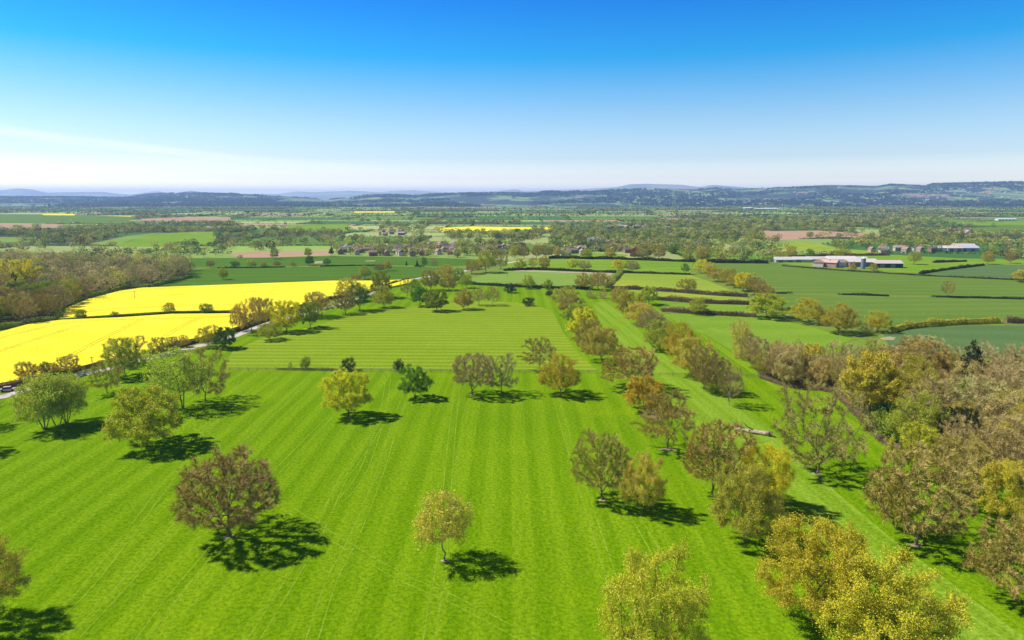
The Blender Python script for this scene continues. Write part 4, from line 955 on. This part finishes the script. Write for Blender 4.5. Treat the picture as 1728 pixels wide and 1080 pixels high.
# ------------------------------------------------------------------ fallen tree, poles, cars
e = link(bpy.data.objects.new('fallen_tree', None)); base = Vector(P(1298, 736)); e.location = base
tag(e, 'bleached fallen tree trunk lying on the grass with broken limbs', 'fallen tree')
tip = Vector(P(1236, 724)) - base; L = tip.length; ang = math.atan2(tip.y, tip.x)
pt = lambda t, s=0, z=0: (math.cos(ang) * t * L - math.sin(ang) * s, math.sin(ang) * t * L + math.cos(ang) * s, z)
m = MB(); m.tube([pt(0, 0, .66), pt(.12, .1, .56), pt(.3, .15, .5), pt(.5, -.15, .46), pt(.72, .2, .42), pt(.9, .1, .34), pt(1.03, -.25, .25)], [.72, .58, .54, .46, .36, .2, .06], M_dead, 12); m.build('trunk', e, True)
m = MB(); m.tube([pt(.28, .7, .5), pt(.45, .75, .55), pt(.62, .5, .5), pt(.8, .75, .35), pt(.98, .7, .25), pt(1.06, 1.1, .2)], [.12, .34, .36, .30, .18, .05], M_dead, 9); m.build('limb', e)
m = MB(); 
for k in range(9): a = k * .7; m.tube([(0, 0, .7), (-math.cos(ang) * .7 + .1, -math.sin(ang) * .9 + .7 * math.cos(a), .7 + .75 * math.sin(a))], [.26, .05], M_bark, 6)
m.build('root_plate', e)
for k, (a, b) in enumerate([((.45, 0, .9), [(.58, 1.2, 1.9), (.66, 1.6, 2.9)]), ((.72, 0, .7), [(.86, 1.0, 1.8), (1.0, 1.3, 2.7), (1.06, 1.5, 3.2)]), ((.8, 0, .5), [(.95, -.8, .8), (1.08, -1.1, .5)]), ((.68, .1, .8), [(.72, .6, 1.5), (.74, .7, 2.4)])]):
    m = MB(); m.tube([pt(*a)] + [pt(*c) for c in b], [.2] + [.12, .07, .04][:len(b)], M_dead if k else M_bark, 6); m.build('limb', e)
for i, (px, py, top, l) in enumerate([(228, 507, 491, 'timber electricity pole standing in the upper rape field'), (112, 539, 524, 'timber electricity pole by the wood corner of the rape'), (856, 467, 455, 'timber electricity pole in the light pasture'),
                        (156, 617, 602, 'telegraph pole beside the lane near the olive tree'), (393, 563, 548, 'telegraph pole beside the lane near the golden bare tree')]):
    b = P(px, py); x, y, dz = ray(px, top); h = CAMZ + dz * b[1] / y; e = link(bpy.data.objects.new('utility_pole', None)); e.location = b; tag(e, l, 'utility pole')
    m = MB(); m.tube([(0, 0, 0), (0, 0, h)], [.16, .11], M_post, 8); m.build('pole', e)
    m = MB(); m.box((0, .14, h - .4), (1.6, .1, .12), M_post); m.build('crossarm', e)
    for s in (-.65, 0, .65): m = MB(); m.tube([(s, .14, h - .33), (s, .14, h - .1)], .05, M_white, 6); m.build('insulator', e)
def car(px, py, rz, col, label):
    e = link(bpy.data.objects.new('car', None)); e.location = P(px, py, .1); e.rotation_euler = (0, 0, rz); tag(e, label, 'car')
    m = MB(); m.box((0, 0, .62), (4.3, 1.75, .6), M_tint, 0, .96); o = m.build('body', e); o.color = (*col, 1)
    m = MB(); m.box((-.2, 0, 1.19), (2.5, 1.6, .54), M_glass, 0, .78); m.build('window', e)
    m = MB(); m.box((-.2, 0, 1.475), (1.95, 1.25, .05), M_tint); o = m.build('roof', e); o.color = (*col, 1)
    for a in (-1.35, 1.35):
        for s in (-1, 1): m = MB(); m.tube([(a, s * .78, .33), (a, s * .92, .33)], .33, M_tyre, 12); m.build('wheel', e)
    for s in (-1, 1): m = MB(); m.box((2.16, s * .6, .68), (.06, .32, .16), M_white); m.build('headlight', e)
car(14, 660, .35, (.55, .36, .36), 'dusky pink car on the lane at the frame edge')
car(503, 534, .75, (.75, .75, .75), 'white car on the lane between yellow-green and mid-green trees')
car(610, 503, .8, (.75, .75, .75), 'white car on the lane below the corner of the upper rape field')

# ------------------------------------------------------------------ buildings
def house(kind):
    e = bpy.data.objects.new('house', None); L, W, h, rf = [(11, 7, 5, 3), (9, 7.5, 5.2, 3.4), (14, 6.5, 4.6, 2.8)][kind]
    link(e); m = MB(); m.box((0, 0, h / 2), (L, W, h), M_tint)
    m.raw([(-L / 2, -W / 2, h), (-L / 2, W / 2, h), (-L / 2, 0, h + rf * .92), (L / 2, -W / 2, h), (L / 2, W / 2, h), (L / 2, 0, h + rf * .92)], [(0, 2, 1), (3, 4, 5)], M_tint); m.build('wall', e)
    m = MB(); m.gable(L, W, h + .12, rf, .4, M_tint); r = m.build('roof', e)
    m = MB(); m.box((L * .32, .4, h + rf), (.9, .7, 2.2), M_tint); m.build('chimney', r)
    for s in (-1, 1):
        for x in (-.3, .05, .34):
            m = MB(); m.box((x * L, s * (W / 2 + .02), h * .72), (1.2, .08, 1.1), M_glass); m.build('window', e)
            if x == .05: m = MB(); m.box((x * L, s * (W / 2 + .02), 1.05), (1.0, .08, 2.1), M_glass); m.build('door', e)
            else: m = MB(); m.box((x * L, s * (W / 2 + .02), h * .3), (1.4, .08, 1.1), M_glass); m.build('window', e)
    return e
HP = [house(i) for i in range(3)]; used = [False] * 3
ROOF = [(.30, .20, .16), (.40, .29, .24), (.24, .185, .165), (.42, .33, .29), (.20, .17, .165), (.36, .21, .15)]; WALLC = [(.32, .18, .13), (.50, .42, .34), (.36, .22, .17), (.58, .54, .48)]
def place_house(x, y, rz, label, group, rc, wc, s=1.0):
    k = random.randrange(3); src = HP[k]
    if not used[k]: used[k] = True; e = src
    else:
        e = src.copy(); link(e)
        for ch in src.children:
            c = ch.copy(); link(c, e)
            for g in ch.children: link(g.copy(), c)
    e.location = (x, y, 0); e.rotation_euler = (0, 0, rz); e.scale = (s, s, s); tag(e, label, 'house', group)
    for c in e.children:
        if c.name.startswith('roof'):
            c.color = (*rc, 1)
            for g in c.children: g.color = (*wc, 1)
        if c.name.startswith('wall'): c.color = (*wc, 1)
    return e
def village(poly, n, mind, seed, base, where, grp, ang):
    for x, y in fill(poly, n, mind, seed):
        rc, wc = random.choice(ROOF), random.choice(WALLC); lt = rc[0] > .36
        place_house(x, y, ang + random.choice([0, math.pi / 2]) + random.gauss(0, .2), f"{'pale pinkish-roofed' if lt else 'dark red-brown-roofed'} house {where}", grp, rc, wc, random.uniform(.62, .82))
village([(568, 431), (715, 433), (712, 418), (566, 419)], 52, 11, 1, 0, 'among trees in the village behind the dark wheat', 'houses in the village behind the dark wheat', .3)
village([(720, 430), (765, 431), (768, 415), (722, 414)], 30, 12, 2, 0, 'in the dense estate at the village middle', 'houses packed in the estate', .5)
village([(800, 430), (880, 430), (880, 416), (800, 417)], 16, 14, 3, 0, 'by the field at the village end near the lane', 'houses at the village end near the lane', .4)
village([(942, 432), (985, 430), (985, 422), (942, 423)], 7, 14, 4, 0, 'in the terrace beyond the dark hedge', 'houses in the terrace beyond the dark hedge', .1)
village([(1000, 424), (1090, 432), (1100, 408), (1000, 406)], 30, 14, 5, 0, 'on the wooded slope around the red house', 'houses on the wooded slope', .2)
village([(1120, 424), (1180, 424), (1180, 412), (1120, 412)], 7, 14, 6, 0, 'half hidden in trees past the wooded slope', 'houses half hidden past the slope', .2)
village([(1500, 396), (1600, 398), (1640, 396), (1640, 388), (1500, 387)], 34, 16, 7, 0, 'in the hamlet beyond the green strip', 'houses in the hamlet beyond the green strip', .1)
village([(1470, 428), (1580, 427), (1570, 419), (1470, 421)], 11, 14, 8, 0, 'beside the second farm among trees', 'houses beside the second farm', .1)
village([(640, 398), (700, 397), (700, 391), (640, 391)], 10, 18, 9, 0, 'in trees above the village below the far rape', 'houses above the village', .1)
village([(1005, 386), (1025, 386), (1130, 387), (1130, 383), (1005, 382)], 18, 16, 10, 0, 'in the line below the dark conifer belt', 'houses below the conifer belt', .1)
e = place_house(*P(1071, 432)[:2], 1.3, 'tall bright red-brick gabled house at the foot of the slope', None, (.30, .08, .07), (.50, .13, .10), 1.25)
e = place_house(*P(1002, 413)[:2], .2, 'white gabled house at the near end of the wooded slope', None, (.33, .32, .36), (.82, .80, .76), 1.2)

def barn(px, py, L, W, h, rz, label, roofc, wallc, hh=2.4):
    e = link(bpy.data.objects.new('barn', None)); b = P(px, py); e.location = b; e.rotation_euler = (0, 0, rz); tag(e, label, 'barn')
    m = MB(); m.box((0, 0, h / 2), (L, W, h), M_tint)
    m.raw([(-L / 2, -W / 2, h), (-L / 2, W / 2, h), (-L / 2, 0, h + hh * .95), (L / 2, -W / 2, h), (L / 2, W / 2, h), (L / 2, 0, h + hh * .95)], [(0, 2, 1), (3, 4, 5)], M_tint); o = m.build('wall', e); o.color = (*wallc, 1)
    m = MB(); m.gable(L, W, h + .15, hh, .5, M_tint); o = m.build('roof', e); o.color = (*roofc, 1)
    for k in range(int(L / 9)):
        m = MB(); m.box((-L / 2 + 4.5 + 9 * k, -W / 2 - .03, h * .42), (4.2, .1, h * .8), M_wall); m.build('door', e)
for a in [(1326, 442, 22, 9, 2.4, .02, 'long white-roofed barn at the near end of the farm', (.56, .53, .50), (.4, .42, .4)), (1352, 442, 17, 9, 2.6, -.03, 'white-roofed barn second along the farm row', (.58, .55, .53), (.5, .45, .42)),
          (1376, 442, 18, 9, 2.8, -.05, 'cream-roofed barn in the middle of the farm row', (.54, .49, .44), (.4, .36, .34)), (1384, 449, 16, 9, 4, .9, 'small pink-roofed farmhouse in front of the barns', (.55, .34, .28), (.62, .5, .42)),
          (1398, 450, 15, 9, 4, -.7, 'pink-roofed cottage before the barns beside the farmhouse', (.58, .38, .32), (.5, .3, .24)), (1410, 450, 13, 8, 4, .2, 'purple-grey-roofed cottage before the tallest barn', (.34, .26, .30), (.6, .52, .48)),
          (1418, 446, 24, 15, 5.2, -.08, 'tallest pale barn with broad roof at the farm centre', (.62, .56, .52), (.40, .36, .34)), (1452, 449, 24, 16, 4.2, -.08, 'wide grey-pink barn beside the blue silo', (.58, .50, .48), (.22, .18, .17)),
          (1496, 451, 22, 12, 3.8, -.05, 'low barn with black side wall at the end of the farm', (.56, .47, .43), (.035, .045, .07)), (1444, 444, 18, 8, 3.6, -.05, 'flat cream shed roof behind the silo', (.56, .54, .48), (.4, .36, .3)),
          (1586, 424, 16, 10, 4, .1, 'white barn at the near end of the second farm', (.62, .60, .58), (.5, .68, .66)), (1606, 424, 18, 12, 4, .05, 'pink-roofed barn in the second farm', (.66, .50, .46), (.6, .5, .45)),
          (1625, 421, 22, 12, 4.5, -.15, 'large white-edged barn, biggest of the second farm', (.5, .47, .47), (.66, .65, .66)), (1632, 424, 20, 10, 4, -.1, 'blue-grey shed at the end of the second farm', (.45, .47, .55), (.4, .42, .5)),
          (1697, 372, 50, 14, 3.4, 0, 'very long white shed far out on the plain', (.6, .6, .6), (.7, .7, .7)),
          (360, 388, 30, 12, 4, 0, 'lone pink-white shed beyond the green pastures', (.72, .6, .58), (.7, .6, .6)), (1262, 353, 46, 20, 7, 0, 'white factory roof near the distant town', (.85, .85, .85), (.7, .7, .7)),
          (1292, 354, 120, 26, 6, 0, 'long pale factory roof, widest near the distant town', (.8, .76, .72), (.7, .7, .7))]: barn(*a)
e = link(bpy.data.objects.new('silo', None)); e.location = P(1456, 453.5); tag(e, 'blue-grey cylindrical silo in front of the wide barn', 'silo')
m = MB(); m.tube([(0, 0, 0), (0, 0, 9)], 1.9, M_steel, 16); m.build('tank', e, False); m = MB(); m.tube([(0, 0, 9), (0, 0, 10.3)], [1.9, .3], M_white, 16); m.build('cap', e)
# distant towns: plain gabled houses, one mesh each, shared data
m = MB(); m.box((0, 0, 3), (16, 10, 6), M_tint); m.gable(16, 10, 6.1, 4, .4, M_tint); th = m.build('town_house'); tm = th.data; first = True
for px0, px1, py0, py1, n, sd in ((1560, 1728, 338, 347, 60, 1), (1140, 1300, 344, 350, 26, 2), (1300, 1560, 340, 350, 40, 3)):
    r2 = random.Random(sd)
    for _ in range(n):
        px, py = r2.uniform(px0, px1), r2.uniform(py0, py1)
        yy = 5000 + (350 - py) * 190; xx = (px - 864) / FPX * (yy * CP)
        o = th if first else link(bpy.data.objects.new('town_house', tm)); first = False
        o.location = (xx, yy, float(H(np.array(xx), np.array(yy)))); o.rotation_euler = (0, 0, r2.uniform(-.6, .6)); s = r2.uniform(.9, 1.8); o.scale = (s, s, 1.2)
        o.color = (*r2.choice([(.42, .38, .36), (.36, .27, .24), (.40, .33, .30), (.55, .53, .52)]), 1)
        tag(o, 'tiny pale building in the distant town under the hills', 'building', 'buildings of the distant town')

# ------------------------------------------------------------------ haze
HZT = float(G[:, 2].max()) + 25
mh = bpy.data.materials.new('haze_air'); mh.use_nodes = True; nt = mh.node_tree; nt.nodes.remove(nt.nodes['Principled BSDF'])
pv = nt.nodes.new('ShaderNodeVolumePrincipled'); pv.inputs['Color'].default_value = (.36, .54, 1.0, 1); pv.inputs['Density'].default_value = 7.8e-5; pv.inputs['Anisotropy'].default_value = .2
nt.links.new(pv.outputs[0], nt.nodes['Material Output'].inputs['Volume'])
hz = MB(); hz.box((0, 14300, HZT / 2 - .5), (84000, 29400, HZT + 1), mh); o = hz.build('haze'); tag(o, kind='stuff')
